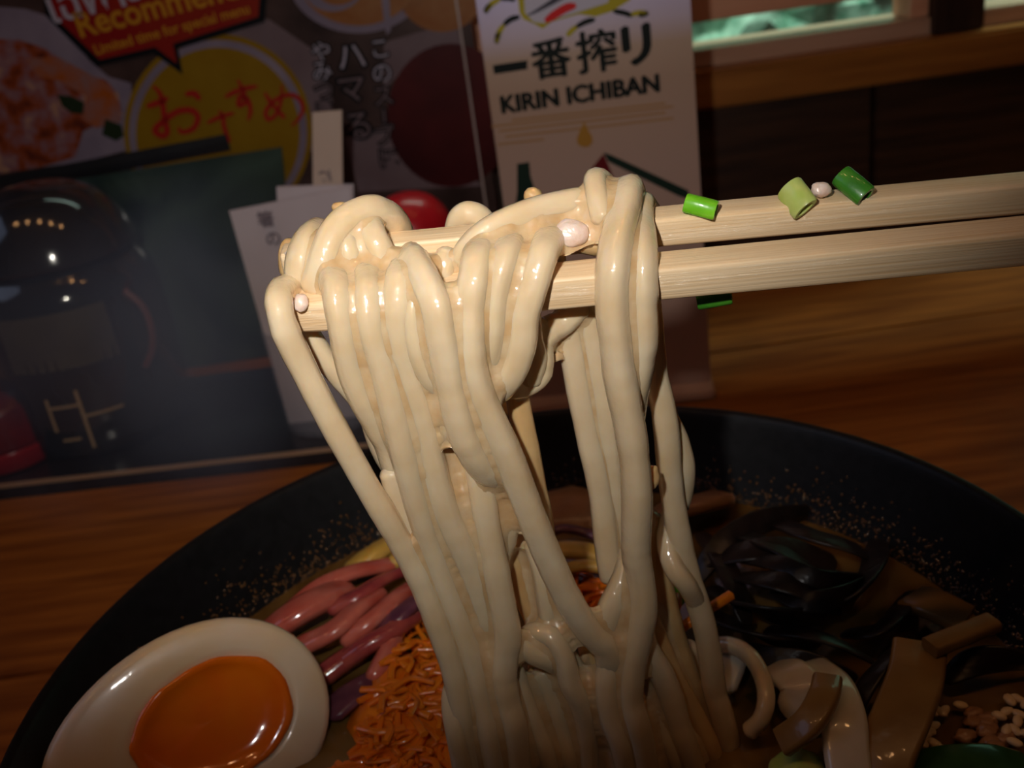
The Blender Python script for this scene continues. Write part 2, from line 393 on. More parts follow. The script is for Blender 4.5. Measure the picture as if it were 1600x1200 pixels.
def hash_seed(k): return sum(ord(c) * (i + 1) for i, c in enumerate(k)) % 97

OV = lambda x, y: [(x + 4, y + 30, -5.6), (x + 2, y + 6, -4.2), (x, y, -0.6)]   # comes up behind the near stick and over its top
noodle('n1', 'outermost noodle hanging over the tip of the lower chopstick, edge nearest the jar',
       [(462, 452, -4.5), (448, 452, -1), (437, 462, 3), (437, 484, 6), (447, 520, 6.6), (468, 563, 6), (495, 617, 6), (522, 667, 6), (549, 716, 6), (575, 762, 6), (602, 806, 6.3), (628, 852, 6.5), (652, 897, 6.5), (671, 942, 6.5), (687, 985, 6.3), (703, 1030, 6), (716, 1080, 5.5), (724, 1140, 5), (738, 1225, 4)], 48)
noodle('n2', 'second noodle from the chopstick tip, going behind its neighbour halfway down',
       OV(520, 434) + [(526, 452, 4.5), (531, 482, 6.4), (539, 520, 6.8), (551, 580, 6.2), (570, 625, 5.5), (592, 665, 4), (612, 705, 2.2), (630, 765, 1.2), (648, 820, 1.2), (664, 880, 2), (684, 950, 2.5), (712, 1030, 3), (740, 1110, 3), (760, 1225, 2.5)], 49)
noodle('n3', 'third noodle from the tip, long smooth strand bending towards the bowl centre',
       OV(575, 431) + [(576, 450, 4.2), (577, 480, 6.3), (583, 520, 6.8), (600, 577, 6.8), (617, 645, 6.8), (632, 707, 6.8), (647, 765, 6.6), (661, 812, 6.4), (676, 855, 6), (694, 910, 6), (718, 975, 5.6), (738, 1035, 5.4), (753, 1095, 5.2), (766, 1150, 5), (780, 1225, 4)], 49)
noodle('n4', 'fourth noodle from the tip, straight strand left of the short loop',
       OV(632, 420) + [(625, 440, 4.2), (620, 478, 6.3), (622, 520, 6.6), (637, 585, 6.2), (656, 650, 5.8), (670, 705, 5.8), (684, 760, 6), (701, 810, 6.2), (722, 852, 6), (738, 892, 5.6), (755, 940, 4.8), (765, 985, 4), (777, 1030, 3), (790, 1085, 2.5), (800, 1225, 2)], 48)
noodle('n5', 'short looped noodle ending beside the bright front strand',
       [(668, 425, -3), (655, 440, 3.5), (649, 478, 6.2), (648, 512, 6.8), (657, 552, 6.8), (673, 586, 6.2), (693, 608, 4.5), (706, 618, 2.5)], 46)
noodle('n6', 'bright wet noodle in front, crossing diagonally from the stick gap to a rounded bend',
       [(642, 402, -3), (648, 410, 1.5), (664, 438, 6), (681, 475, 9.2), (690, 520, 9.8), (697, 560, 9.8), (705, 600, 9.8), (715, 645, 9.6), (727, 685, 9.4), (743, 715, 8.6), (760, 735, 7), (778, 745, 4.4)], 49)
noodle('n8', 'noodle rising from under the rounded bend and running straight to the bottom',
       [(738, 700, 2), (750, 745, 4.2), (758, 800, 5.6), (768, 855, 6.4), (777, 905, 6.6), (787, 955, 6.4), (793, 995, 6.2), (789, 1030, 6), (787, 1062, 5.8), (794, 1100, 5.6), (804, 1140, 5.4), (812, 1225, 4)], 47)
noodle('n7', 'long wet noodle sweeping from the lower stick diagonally to the crossing',
       OV(752, 392) + [(746, 405, 4.2), (740, 440, 7), (734, 485, 8), (734, 530, 9), (738, 575, 9.4), (751, 620, 9.2), (772, 665, 9), (795, 715, 8.6), (817, 770, 8.2), (836, 820, 8), (856, 868, 7.8), (876, 912, 7.6), (896, 950, 7.4), (920, 985, 7), (946, 1012, 6.4), (955, 1045, 5), (960, 1085, 4), (972, 1140, 4), (990, 1225, 3)], 49)
noodle('n9', 'inner noodle of the double U loop beside the long wet strand',
       OV(800, 384) + [(790, 400, 4.2), (778, 440, 6.2), (772, 485, 6.8), (768, 530, 6.6), (764, 572, 5), (756, 600, 3)], 47)
noodle('n10', 'outer noodle of the double U loop, slanting off the lower stick',
       OV(858, 376) + [(848, 400, 4.6), (834, 445, 6.6), (820, 490, 7), (816, 530, 7), (806, 568, 6.6), (787, 598, 5.4), (764, 616, 3)], 48)
noodle('n10b', 'noodle tucked between the two strands of the double loop',
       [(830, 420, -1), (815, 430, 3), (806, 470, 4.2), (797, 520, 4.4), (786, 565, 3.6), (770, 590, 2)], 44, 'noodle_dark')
noodle('n12', 'front noodle of the tight pair draped over both sticks near the scallions',
       [(985, 322, -15), (984, 300, -11.5), (980, 300, -6.5), (973, 334, -1.5), (963, 380, 3.6), (957, 430, 6.6), (957, 487, 7.2), (962, 530, 7.2), (967, 580, 7), (976, 628, 7), (986, 680, 7), (992, 730, 7), (995, 780, 7), (994, 830, 7), (994, 866, 7), (1001, 905, 7), (1004, 945, 7), (998, 990, 6.8), (986, 1045, 6.4), (984, 1095, 6), (996, 1140, 5.6), (1012, 1225, 4)], 52)
noodle('n13', 'second noodle of the tight pair, bulging and tucked behind its neighbour',
       [(1010, 330, -14), (1000, 320, -9.5), (1000, 350, -4), (1004, 392, 2.6), (1004, 430, 5.4), (1004, 480, 6), (1005, 525, 5.8), (1000, 572, 5), (991, 615, 3.4), (985, 660, 1.5)], 47)
noodle('n14', 'outermost noodle at the far end, thick lower stretch dropping past the carrot stick',
       [(1012, 470, -5), (1016, 510, -5.5), (1022, 580, -5), (1035, 630, -4.6), (1042, 680, -4.4), (1046, 735, -4.2), (1053, 790, -4), (1062, 840, -3.6), (1074, 890, -3.4), (1088, 935, -3), (1101, 980, -2.6), (1111, 1035, -2.6), (1117, 1080, -3), (1130, 1125, -3), (1150, 1225, -4)], 44)
noodle('n15', 'noodle twisting around the outermost strand at the far end',
       [(1026, 600, -7.5), (1040, 650, -8), (1060, 692, -7.6), (1068, 735, -7), (1064, 775, -7), (1051, 806, -6.4), (1043, 843, -4.5), (1052, 884, -1), (1072, 912, 0), (1088, 940, -3.5)], 42)
noodle('n16', 'pale noodle of the rear straight pair seen through the gap, shorter end',
       [(888, 470, -8), (889, 505, -8), (897, 562, -8), (907, 620, -8), (918, 675, -8), (931, 730, -7.8), (941, 787, -7.6), (948, 850, -7), (955, 902, -6)], 46)
noodle('n17', 'pale noodle of the rear straight pair beside its shorter twin',
       [(918, 470, -7.6), (923, 512, -7.6), (932, 565, -7.6), (942, 622, -7.6), (949, 675, -7.6), (955, 725, -7.8), (962, 780, -8), (969, 830, -8), (972, 890, -7)], 42, 'noodle')
noodle('n18', 'noodle slanting down from the tight pair to the crossing',
       [(988, 860, 0), (979, 893, 3), (966, 925, 4.6), (952, 957, 5.2), (944, 995, 5), (952, 1030, 5.4), (949, 1075, 5.8), (955, 1118, 5.6), (972, 1165, 5), (985, 1225, 4)], 46)
noodle('n19', 'curled noodle end poking out under the lower stick',
       [(905, 478, -6), (880, 503, -5.5), (858, 515, -4.6), (843, 535, -3.6), (844, 560, -3.2), (842, 583, -3.2), (822, 600, -2.6), (800, 604, -1)], 46)
noodle('n19b', 'stubby noodle curl lying against the poking end',
       [(826, 490, -2), (830, 530, -1.2), (836, 560, -1.4), (828, 592, -2)], 40, 'noodle')
noodle('n20', 'noodle toned brown for shadow right of the long wet strand',
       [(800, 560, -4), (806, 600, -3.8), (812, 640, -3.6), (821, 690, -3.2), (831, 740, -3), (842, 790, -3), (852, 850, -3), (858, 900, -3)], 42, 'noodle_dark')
noodle('n21', 'hidden noodle ending in the gap beside the fourth strand',
       [(676, 590, 1), (688, 635, 1.4), (698, 690, 1.6), (708, 745, 1.6), (718, 788, 1.8)], 40, 'noodle')
noodle('n22', 'brownish noodle deep in the gap behind the rounded bend',
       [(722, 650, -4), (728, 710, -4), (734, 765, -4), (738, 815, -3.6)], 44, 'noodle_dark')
noodle('n23', 'noodle crossing behind the first two strands under the stick tip',
       [(470, 498, -5), (484, 525, -4.4), (508, 560, -4), (534, 592, -4), (560, 622, -4), (580, 655, -4), (591, 690, -4), (604, 718, -3.4), (622, 745, -2)], 38)
noodle('n24', 'cut-ended noodle stub beside the first strand',
       [(612, 738, 3.2), (620, 768, 3.4), (633, 806, 3.6), (646, 846, 3.4), (660, 890, 2.6), (676, 940, 1.6)], 42)
noodle('n25', 'noodle bowing outward behind the straight middle strand',
       [(762, 745, 1), (783, 775, 2.4), (793, 805, 3), (790, 838, 2.8), (779, 868, 2), (770, 895, 1)], 44)
noodle('n26', 'shaded noodle slanting in the lower gap, ending at the small loop',
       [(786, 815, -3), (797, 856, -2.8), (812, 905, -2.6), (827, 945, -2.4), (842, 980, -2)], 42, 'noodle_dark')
noodle('n27', 'noodle running close beneath the long diagonal strand',
       [(836, 850, 0), (848, 890, 1.5), (856, 937, 2.4), (864, 982, 2.6), (882, 1022, 3), (905, 1060, 3), (918, 1105, 2.6), (930, 1225, 2)], 42)
noodle('n28', 'small sideways noodle loop low in the bundle',
       [(795, 990, 3), (812, 1006, 4.6), (834, 1022, 5), (858, 1032, 4.6), (876, 1040, 3)], 38)
noodle('n29', 'noodle arching over the small loop and dropping down',
       [(812, 1005, 1), (836, 990, 3.4), (862, 997, 5), (880, 1026, 5.6), (891, 1068, 5.4), (906, 1098, 4.6), (916, 1140, 3), (922, 1225, 2)], 42)
noodle('n30', 'darker noodle behind the arching one',
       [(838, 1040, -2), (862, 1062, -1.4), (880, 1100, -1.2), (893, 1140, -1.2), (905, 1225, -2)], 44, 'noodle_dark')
noodle('n31', 'brown noodle fanning out at the lower middle',
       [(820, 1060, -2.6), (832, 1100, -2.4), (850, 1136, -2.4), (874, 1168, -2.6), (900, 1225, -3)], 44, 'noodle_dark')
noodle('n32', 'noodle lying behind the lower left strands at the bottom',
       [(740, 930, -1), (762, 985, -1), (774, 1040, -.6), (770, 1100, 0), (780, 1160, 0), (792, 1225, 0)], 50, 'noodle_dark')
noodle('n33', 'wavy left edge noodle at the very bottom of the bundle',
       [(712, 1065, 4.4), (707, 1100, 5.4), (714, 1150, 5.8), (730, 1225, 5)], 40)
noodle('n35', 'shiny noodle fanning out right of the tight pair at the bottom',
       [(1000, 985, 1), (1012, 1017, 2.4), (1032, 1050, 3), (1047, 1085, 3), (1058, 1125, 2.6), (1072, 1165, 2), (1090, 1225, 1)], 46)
noodle('n36', 'broad noodle toned brown for shade behind the fanning strands',
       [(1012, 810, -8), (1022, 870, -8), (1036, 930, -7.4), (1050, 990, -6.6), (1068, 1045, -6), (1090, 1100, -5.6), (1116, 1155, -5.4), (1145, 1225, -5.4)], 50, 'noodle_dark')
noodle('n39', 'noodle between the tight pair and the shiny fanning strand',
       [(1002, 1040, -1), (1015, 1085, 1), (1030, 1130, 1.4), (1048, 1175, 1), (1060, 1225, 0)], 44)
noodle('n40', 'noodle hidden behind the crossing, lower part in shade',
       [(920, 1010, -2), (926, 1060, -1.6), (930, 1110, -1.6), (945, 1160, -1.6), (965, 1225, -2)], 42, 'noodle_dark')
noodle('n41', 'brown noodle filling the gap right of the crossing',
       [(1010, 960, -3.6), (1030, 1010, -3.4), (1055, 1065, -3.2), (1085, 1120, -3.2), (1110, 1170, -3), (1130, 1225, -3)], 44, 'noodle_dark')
def on_z(pts): return [(x, y, (YN - pz(x, y, z).y) * 1000) for x, y, z in pts]
noodle('n37', 'noodle ring looping out beside the white cabbage',
       on_z([(1060, 1030, .066), (1086, 1017, .069), (1118, 1008, .0715), (1148, 1010, .073), (1174, 1028, .0735), (1191, 1058, .073), (1197, 1092, .0715), (1190, 1122, .0685), (1172, 1142, .065)]), 34, lean=False)
noodle('n42', 'pinkish noodle in the hollow under the small loop', [(800, 1045, 2), (816, 1090, 2.2), (832, 1135, 2), (850, 1175, 1.6), (866, 1225, 1)], 44)
noodle('n43', 'noodle dropping straight below the arching noodle', [(846, 1050, .6), (862, 1085, 1), (876, 1130, 1), (888, 1180, .8), (896, 1225, .5)], 42)
noodle('n44', 'noodle bending in the hollow left of the crossing', [(905, 1080, .8), (916, 1110, 1), (922, 1150, 1), (938, 1190, .6), (950, 1225, 0)], 42)
noodle('n45', 'noodle slanting across the very bottom of the hollow', [(800, 1120, -1.5), (830, 1150, -1), (865, 1180, -.6), (910, 1210, -.4), (940, 1235, -.4)], 40, 'noodle_dark')
noodle('n38', 'broad noodle slipping into the broth inside the noodle ring',
       [(1072, 1012, -8), (1090, 1050, -7.6), (1110, 1085, -7.4), (1140, 1105, -7.4), (1166, 1140, -8), (1190, 1190, -6), (1200, 1225, -3)], 44, lean=False)
# noodles lying over the upper stick
noodle('t1', 'arched noodle standing up over the tip of the upper chopstick',
       [(492, 448, -1.6), (498, 430, -1.2), (507, 398, -2), (522, 364, -4), (546, 340, -6), (576, 328, -8), (602, 333, -10.5), (622, 352, -14), (628, 372, -16)], 47)
noodle('t2', 'short noodle knuckle over the end of the upper chopstick',
       [(508, 366, -16), (494, 362, -12), (481, 372, -7), (470, 402, -3.6), (468, 432, -3)], 46)
noodle('t2b', 'small noodle curl behind the very tip of the upper chopstick',
       [(462, 392, -15), (452, 386, -13), (449, 400, -12), (451, 425, -12)], 30, 'noodle_dark')
noodle('t3', 'first stub of noodle between the sticks under the arch',
       [(542, 362, -7), (541, 382, -3.6), (549, 410, -2.6), (557, 434, -2.6)], 40)
noodle('t4', 'second stub of noodle between the sticks under the arch',
       [(578, 352, -7), (586, 372, -3.8), (598, 398, -2.8), (609, 424, -2.6)], 42)
noodle('t5', 'noodle hump behind the upper stick beside the red lid',
       [(712, 372, -17), (718, 345, -16), (733, 334, -15), (751, 342, -15), (764, 366, -16)], 44)
noodle('t6', 'long noodle lying along the upper stick up to the knob',
       [(722, 408, -2.2), (733, 388, -2), (757, 364, -2), (792, 345, -3), (836, 328, -4.6), (876, 318, -6), (918, 312, -7.6)], 42)
noodle('t7', 'upright noodle knob rising above the upper stick',
       [(952, 300, -15.5), (940, 285, -12), (930, 284, -8.5), (934, 310, -4.4), (942, 342, -2)], 40)
noodle('t8', 'short noodle lump in the gap between the two sticks',
       [(700, 398, -3.4), (694, 415, -2), (690, 438, -1.6)], 38)
noodle('t9', 'broth-coated noodle along the gap above the double loop',
       [(760, 400, -4), (800, 382, -4), (850, 368, -4.4), (900, 372, -4.4), (935, 380, -4)], 44, 'noodle_dark')
noodle('t10', 'broth-coated noodle in the gap behind the tip noodles',
       [(478, 440, -5), (530, 428, -5.6), (590, 425, -5.6), (650, 418, -5.6), (720, 408, -5.6)], 40, 'noodle_dark')

def proj(P):
    v = Vector(P) - CAM; d = v.dot(_f); return 800 + FPX * v.dot(CR) / d, 600 - FPX * v.dot(CU) / d
# broth smear and bits on the sticks
def lump(name, c, rad, mt, seed, axes=None, amp=.25, parent=None):
    bm = bmesh.new(); bmesh.ops.create_icosphere(bm, subdivisions=3, radius=1)
    A_ = axes or (CR, CU, -_f)
    V = []
    for v in bm.verts:
        d = 1 + amp * noise.noise(v.co * 1.6 + Vector((seed, 0, 0))) + amp * .4 * noise.noise(v.co * 4 + Vector((0, seed, 0)))
        V.append(Vector(c) + (A_[0] * (v.co.x * rad[0]) + A_[1] * (v.co.y * rad[1]) + A_[2] * (v.co.z * rad[2])) * d)
    F = [tuple(v.index for v in f.verts) for f in bm.faces]; bm.free()
    return obj(name, V, F, M[mt], parent)
def S(x, y, d): return pY(x, y, YN - d / 1000)
for (x, y, d, rx, ry, rz, mt, lab) in (
    (893, 364, -1.0, .0031, .0024, .0014, 'garlic', 'largest pinkish garlic bit, stuck in broth between the sticks'),
    (846, 358, -2.5, .0012, .0006, .0006, 'garlic', 'tiny white garlic sliver on the upper stick'),
    (470, 473, 4.0, .0013, .0017, .0008, 'garlic', 'small oval garlic bit on the tip of the lower stick'),
    (1283, 296, -5.5, .0020, .0014, .0011, 'garlic', 'pale garlic bit between two scallion pieces on the upper stick'),
    (455, 396, -6.5, .0012, .0008, .0008, 'garlic', 'garlic crumb on the very end of the upper stick'),
    (533, 326, -15, .0018, .0013, .0012, 'noodle_dark', 'amber noodle crumb behind the arched noodle'),
    (833, 306, -15, .0018, .0016, .0012, 'noodle_dark', 'amber noodle crumb behind the long lying noodle'),
    (1018, 745, 4.5, .0016, .0024, .0014, 'noodle_dark', 'jagged amber crumb clinging to the front noodle of the pair')):
    o = lump('garlic_bit' if mt == 'garlic' else 'noodle_crumb', S(x, y, d), (rx, ry, rz), mt, x, amp=.2); tag(o, lab, 'garlic' if mt == 'garlic' else 'crumb')
smears = []
for i, (x, y, d, rx, ry, rz) in enumerate(((560, 436, -2.6, .012, .0038, .0018), (690, 428, -2, .0105, .0040, .0022), (800, 400, -1.6, .0095, .0044, .0024), (888, 378, -1.4, .0072, .0044, .0022),
                                           (560, 398, -5.6, .0075, .0026, .0016), (850, 352, -4.6, .0095, .0034, .0018), (1262, 312, -6.4, .0052, .0024, .0012), (1190, 326, -6.8, .0085, .0016, .0008),
                                           (640, 450, .6, .0092, .0028, .0020), (790, 436, 2.0, .0075, .0030, .0022), (545, 460, 1.8, .0075, .0026, .0020), (905, 500, -4.5, .0042, .0022, .0015), (1270, 298, -7, .0030, .0014, .0010))):
    bm = bmesh.new(); bmesh.ops.create_icosphere(bm, subdivisions=2, radius=1); ax = (Vector((.995, 0, .07)), CU, -_f); V = []
    for v in bm.verts:
        q = 1 + .22 * noise.noise(v.co * 2 + Vector((i * 5, 0, 0)))
        V.append(S(x, y, d) + (ax[0] * v.co.x * rx + ax[1] * v.co.y * ry + ax[2] * v.co.z * rz) * q)
    smears.append((V, [tuple(v.index for v in f.verts) for f in bm.faces])); bm.free()
# broth held in the creases: grow every strand, fuse, shrink back, so that only the hollows between neighbours stay filled
GROW = .0012
for k_, (C3, sc3, r3) in tubes.items():
    if k_ in ('n37', 'n38', 'n15', 'n14', 'n23', 'n24'): continue
    if k_ == 'n1': j_ = next(i for i, p in enumerate(C3) if proj(p)[1] > 850); C3 = C3[j_:]; sc3 = sc3[j_:]
    smears.append(sweep(C3, circ(r3 + GROW, 10), sc3))
V, F = join(*smears)
o = obj('broth_glaze', V, F, M['film'])
md = o.modifiers.new('remesh', 'REMESH'); md.mode = 'VOXEL'; md.voxel_size = .00055
md = o.modifiers.new('smooth', 'SMOOTH'); md.factor = .5; md.iterations = 9
md = o.modifiers.new('shrink', 'DISPLACE'); md.strength = -(GROW + .00030); md.mid_level = 0
md = o.modifiers.new('smooth2', 'SMOOTH'); md.factor = .5; md.iterations = 6
me = bpy.data.meshes.new_from_object(o.evaluated_get(bpy.context.evaluated_depsgraph_get())); o.modifiers.clear(); o.data = me
me.polygons.foreach_set('use_smooth', [True] * len(me.polygons))
tag(o, 'cloudy brown broth glaze filling the creases between lifted noodles and chopsticks', 'broth glaze', kind='stuff')

# scallion pieces: short hollow tubes
def scallion(c, axis, length, r, mt, label, squash=.85, parent=None, group='cut scallion pieces'):
    axis = Vector(axis).normalized(); a = axis.orthogonal().normalized(); b = axis.cross(a)
    prof = [(r * .62, -.5), (r * .93, -.5), (r, -.44), (r * 1.01, 0), (r, .44), (r * .93, .5), (r * .62, .5), (r * .58, .0)]
    n = 20; V, F = [], []
    for rr, t in prof:
        for j in range(n):
            g = 2 * math.pi * j / n; w_ = 1 + .06 * math.sin(3 * g + c[0] * 900)
            V.append(Vector(c) + axis * (t * length) + a * (math.cos(g) * rr * w_) + b * (math.sin(g) * rr * squash * w_))
    k = len(prof)
    for i in range(k):
        for j in range(n): F.append((i * n + j, i * n + (j + 1) % n, ((i + 1) % k) * n + (j + 1) % n, ((i + 1) % k) * n + j))
    o = sharp(obj('scallion_piece', V, F, M[mt]), 45); tag(o, label, 'scallion', group); return o
scallion(S(1095, 322, -4.6), CR * .95 - CU * .30 - _f * .25, .0058, .0019, 'scallion', 'bright green scallion piece on the upper stick nearest the noodles')
scallion(S(1245, 309, -4.6), CR * .45 - CU * .85 - _f * .45, .0058, .0027, 'scallion_pale', 'pale yellow-green scallion piece in the middle of the upper stick', squash=.5)
scallion(S(1333, 291, -5.6), CR * .62 - CU * .72 - _f * .42, .0064, .0022, 'scallion_dark', 'dark green scallion tube standing on the upper stick')
scallion(S(1116, 464, -3.2), CR * .93 + CU * .15 - _f * .3, .0064, .0019, 'scallion_dark', 'dark green scallion piece stuck beneath the lower stick')

# ------------------------------------------------------------------ egg half
EC = pz(300, 1150, 0.0745)
EN = (-_f * .80 + CR * .42 + Vector((0, 0, 1)) * .30).normalized()
EA = (CR * math.cos(math.radians(23)) + CU * math.sin(math.radians(23))); EA = (EA - EN * EA.dot(EN)).normalized(); EB = EN.cross(EA)
def eggp(a, t):   # point on the rim ellipse, blunter at the +A end
    c, s = math.cos(a), math.sin(a); L = .0325 * t
    return EA * (c * L) + EB * (s * .0235 * t * (1 + .13 * c))
egg = empty('ramen_egg_half', EC - EN * .018); tag(egg, 'halved boiled egg with runny orange yolk leaning on the black bowl wall', 'egg')
n = 56; V, F = [], []
rows = [(0.02, -.0040), (0.50, -.0030), (0.56, -.0004), (0.62, 0.0), (0.90, 0.0002), (0.965, -.0004), (0.992, -.0018)]
for i in range(1, 13):
    ph = i / 12 * math.pi / 2; rows.append((math.cos(ph) * .999 + .0005, -.0018 - math.sin(ph) * .0215))
for t, h in rows:
    for j in range(n): V.append(EC + EA * .0052 * max(0, 1 - max(0, t - .62) / .38) + EB * .0010 * (t < .7) + eggp(2 * math.pi * j / n, t) + EN * h)
for i in range(len(rows) - 1):
    for j in range(n): F.append((i * n + j, i * n + (j + 1) % n, (i + 1) * n + (j + 1) % n, (i + 1) * n + j))
F.append(tuple(range((len(rows) - 1) * n, len(rows) * n)))
obj('egg_white', V, F, M['egg'], egg)
V, F = [], []
rows = [(0.0, -.0026), (.18, -.0027), (.34, -.0026), (.42, -.0022), (.48, -.0014), (.53, -.0006), (.56, -.0009), (.57, -.004)]
YO = EA * .0052 + EB * .0010
for q, (t, h) in enumerate(rows):
    for j in range(n):
        a = 2 * math.pi * j / n; wv = 1 + (.05 * noise.noise(Vector((math.cos(a) * 3, math.sin(a) * 3, q * .2))))
        V.append(EC + YO + eggp(a, max(t, .001) * wv) + EN * (h + .0012 + .0003 * noise.noise(Vector((math.cos(a) * t * 6, math.sin(a) * t * 6, 1)))))
for i in range(len(rows) - 1):
    for j in range(n): F.append((i * n + j, i * n + (j + 1) % n, (i + 1) * n + (j + 1) % n, (i + 1) * n + j))
obj('yolk', V, F, M['yolk'], egg)

# ------------------------------------------------------------------ toppings in the bowl
def strip(name, pts, w, h, mt, label, cat, group=None, up=Vector((0, 0, 1)), twist=0., taper=None, n=5, rad=.3):
    P3 = [tuple(pz(x, y, z)) for x, y, z in pts]; C3 = spline(P3, n)
    s = None
    if taper: s = [1 - taper * abs(2 * i / (len(C3) - 1) - 1) ** 3 for i in range(len(C3))]
    V, F = sweep(C3, rrect(w, h, min(w, h) * rad, 2), s, up=up, cap='round' if rad > .35 else 'flat', twist=twist)
    o = sharp(obj(name, V, F, M[mt]), 50); tag(o, label, cat, group); return o
# pink ginger / ham strips beside the egg
strip('pink_strip', [(408, 1000, .064), (450, 966, .069), (495, 940, .070), (536, 922, .067)], .0095, .0055, 'pink', 'large glossy pink strip touching the top of the egg', 'pickle', 'pink pickled strips', twist=.2, rad=.45)
for i, (pts, w_, mt, lab) in enumerate((
    ([(455, 950, .066), (500, 915, .069), (555, 893, .069), (610, 882, .066)], .0052, 'pink', 'thin pink strip along the bowl wall behind the large strip'),
    ([(520, 950, .068), (560, 930, .070), (600, 905, .069), (640, 890, .066)], .0060, 'pinkdark', 'deep red strip ending behind the first noodle'),
    ([(470, 1010, .066), (520, 985, .069), (560, 950, .070), (590, 930, .068)], .0070, 'pink', 'broad pink strip next to the egg tip'),
    ([(540, 1000, .066), (580, 970, .069), (620, 935, .069), (650, 915, .066)], .0052, 'pink', 'pink strip in the middle of the pink heap'),
    ([(530, 1040, .064), (570, 1010, .068), (615, 985, .069), (650, 960, .067)], .0055, 'pinkdark', 'dark red strip lying against the grated carrot'),
    ([(500, 1060, .063), (540, 1030, .065), (590, 1000, .066)], .0065, 'pinkdark', 'dark red strip sunk in broth beside the egg'),
    ([(585, 1060, .063), (605, 1020, .066), (618, 985, .068), (622, 955, .068)], .0045, 'pink', 'short pink strip standing at the carrot edge'))):
    strip('pink_strip', pts, w_, .0028 + .0004 * i, mt, lab, 'pickle', 'pink pickled strips', twist=rnd.uniform(-.6, .6), rad=.42)
strip('onion_strip', [(600, 985, .0675), (625, 960, .0705), (652, 938, .070)], .0060, .0025, 'onion', 'dark purple onion strip between pink strips and carrot', 'onion', rad=.42)
strip('onion_strip', [(520, 1110, .0625), (550, 1085, .0635), (585, 1065, .0625)], .0080, .0025, 'onion', 'dark purple onion strip sunk beside the egg', 'onion', rad=.42)
strip('tofu_piece', [(548, 893, .064), (575, 872, .067), (605, 852, .067), (625, 842, .065)], .0075, .0045, 'yellow', 'pale tan strip at the broth edge behind the pink heap', 'topping', rad=.4)
strip('tofu_piece', [(610, 885, .065), (628, 868, .067), (650, 855, .066)], .0050, .004, 'yellow', 'small yellow strip peeking out left of the hanging noodles', 'topping', rad=.4)
# pork and yellow strips seen through the gap
lumpz = lambda name, x, y, z, rad, mt, seed, lab, cat, amp=.25: tag(lump(name, pz(x, y, z), rad, mt, seed, (Vector((1, 0, 0)), Vector((0, 1, 0)), Vector((0, 0, 1))), amp), lab, cat)
lumpz('pork_slice', 880, 800, .061, (.016, .012, .0045), 'pork', 3, 'brown pork slice at the far broth edge behind the noodles', 'meat')
strip('onion_strip', [(845, 838, .067), (880, 826, .0685), (915, 832, .067), (940, 842, .0655)], .0030, .0022, 'onion', 'dark purple shred on the pork slice', 'onion', rad=.42)
strip('yellow_strip', [(840, 885, .066), (870, 862, .068), (905, 860, .068), (945, 868, .066)], .0058, .0035, 'yellow', 'pale yellow strip above the orange carrot in the gap', 'topping', rad=.42)
strip('yellow_strip', [(800, 850, .066), (820, 870, .067), (845, 895, .067)], .0050, .0035, 'yellow', 'yellow strip behind the long diagonal noodle', 'topping', rad=.42)
strip('yellow_strip', [(880, 892, .0665), (910, 884, .0675), (950, 886, .0665)], .0040, .003, 'yellow', 'narrow yellow strip just above the orange carrot', 'topping', rad=.42)
def shreds(n, region, zmax, group, lab, seed, lmin=.006, lmax=.016, w=(.0009, .0017)):
    R = random.Random(seed); made = 0
    cx = sum(p[0] for p in region) / len(region); cy = sum(p[1] for p in region) / len(region)
    def inside(x, y):
        c = False; j = len(region) - 1
        for i in range(len(region)):
            xi, yi = region[i]; xj, yj = region[j]
            if (yi > y) != (yj > y) and x < (xj - xi) * (y - yi) / (yj - yi) + xi: c = not c
            j = i
        return c
    xs = [p[0] for p in region]; ysr = [p[1] for p in region]
    while made < n:
        x, y = R.uniform(min(xs), max(xs)), R.uniform(min(ysr), max(ysr))
        if not inside(x, y): continue
        f_ = min(1, made / n); z = .0615 + zmax * f_ * R.uniform(.6, 1) * max(.25, 1 - math.hypot(x - cx, (y - cy) * .6) / 140)
        c = pz(x, y, z); a = R.uniform(0, math.pi); L = R.uniform(lmin, lmax)
        d = Vector((math.cos(a), math.sin(a), R.uniform(-.25, .25))); s = Vector((-d.y, d.x, 0)) * L * R.uniform(-.25, .25)
        C3 = spline([tuple(c - d * L / 2), tuple(c + s), tuple(c + d * L / 2 - Vector((0, 0, .001)))], 5)
        ww = R.uniform(*w)
        V, F = sweep(C3, rrect(ww * 1.4, ww, ww * .3, 1), up=Vector((0, 0, 1)), cap='flat')
        o = sharp(obj('carrot_shred', V, F, M['carrot']), 40); tag(o, lab, 'carrot', group); made += 1
shreds(250, [(640, 945), (672, 950), (720, 1080), (745, 1215), (520, 1215), (560, 1150), (600, 1060), (615, 1000)], .011, 'grated carrot heap left of the noodles', 'orange carrot shred in the heap between egg and hanging noodles', 11, .004, .011, (.0007, .0013))
shreds(34, [(880, 900), (948, 898), (950, 960), (925, 1000), (895, 955), (850, 900)], .006, 'grated carrot seen through the noodle gap', 'orange carrot shred seen through the gap in the hanging noodles', 12)
strip('carrot_stick', [(1056, 987, .0770), (1100, 957, .0800), (1143, 929, .0815)], .0020, .0019, 'carrot', 'thin orange carrot stick poking out over the black mushroom strips', 'carrot', rad=.2)
strip('carrot_stick', [(1046, 962, .074), (1056, 948, .076), (1058, 932, .076)], .0022, .0019, 'carrot', 'stubby carrot tip beside the green scallion in the broth', 'carrot', rad=.2)
strip('scallion_leaf', [(1034, 885, .072), (1046, 910, .073), (1052, 940, .072)], .0060, .0022, 'scallion', 'bright green scallion leaf behind the outermost noodle', 'scallion', rad=.42)
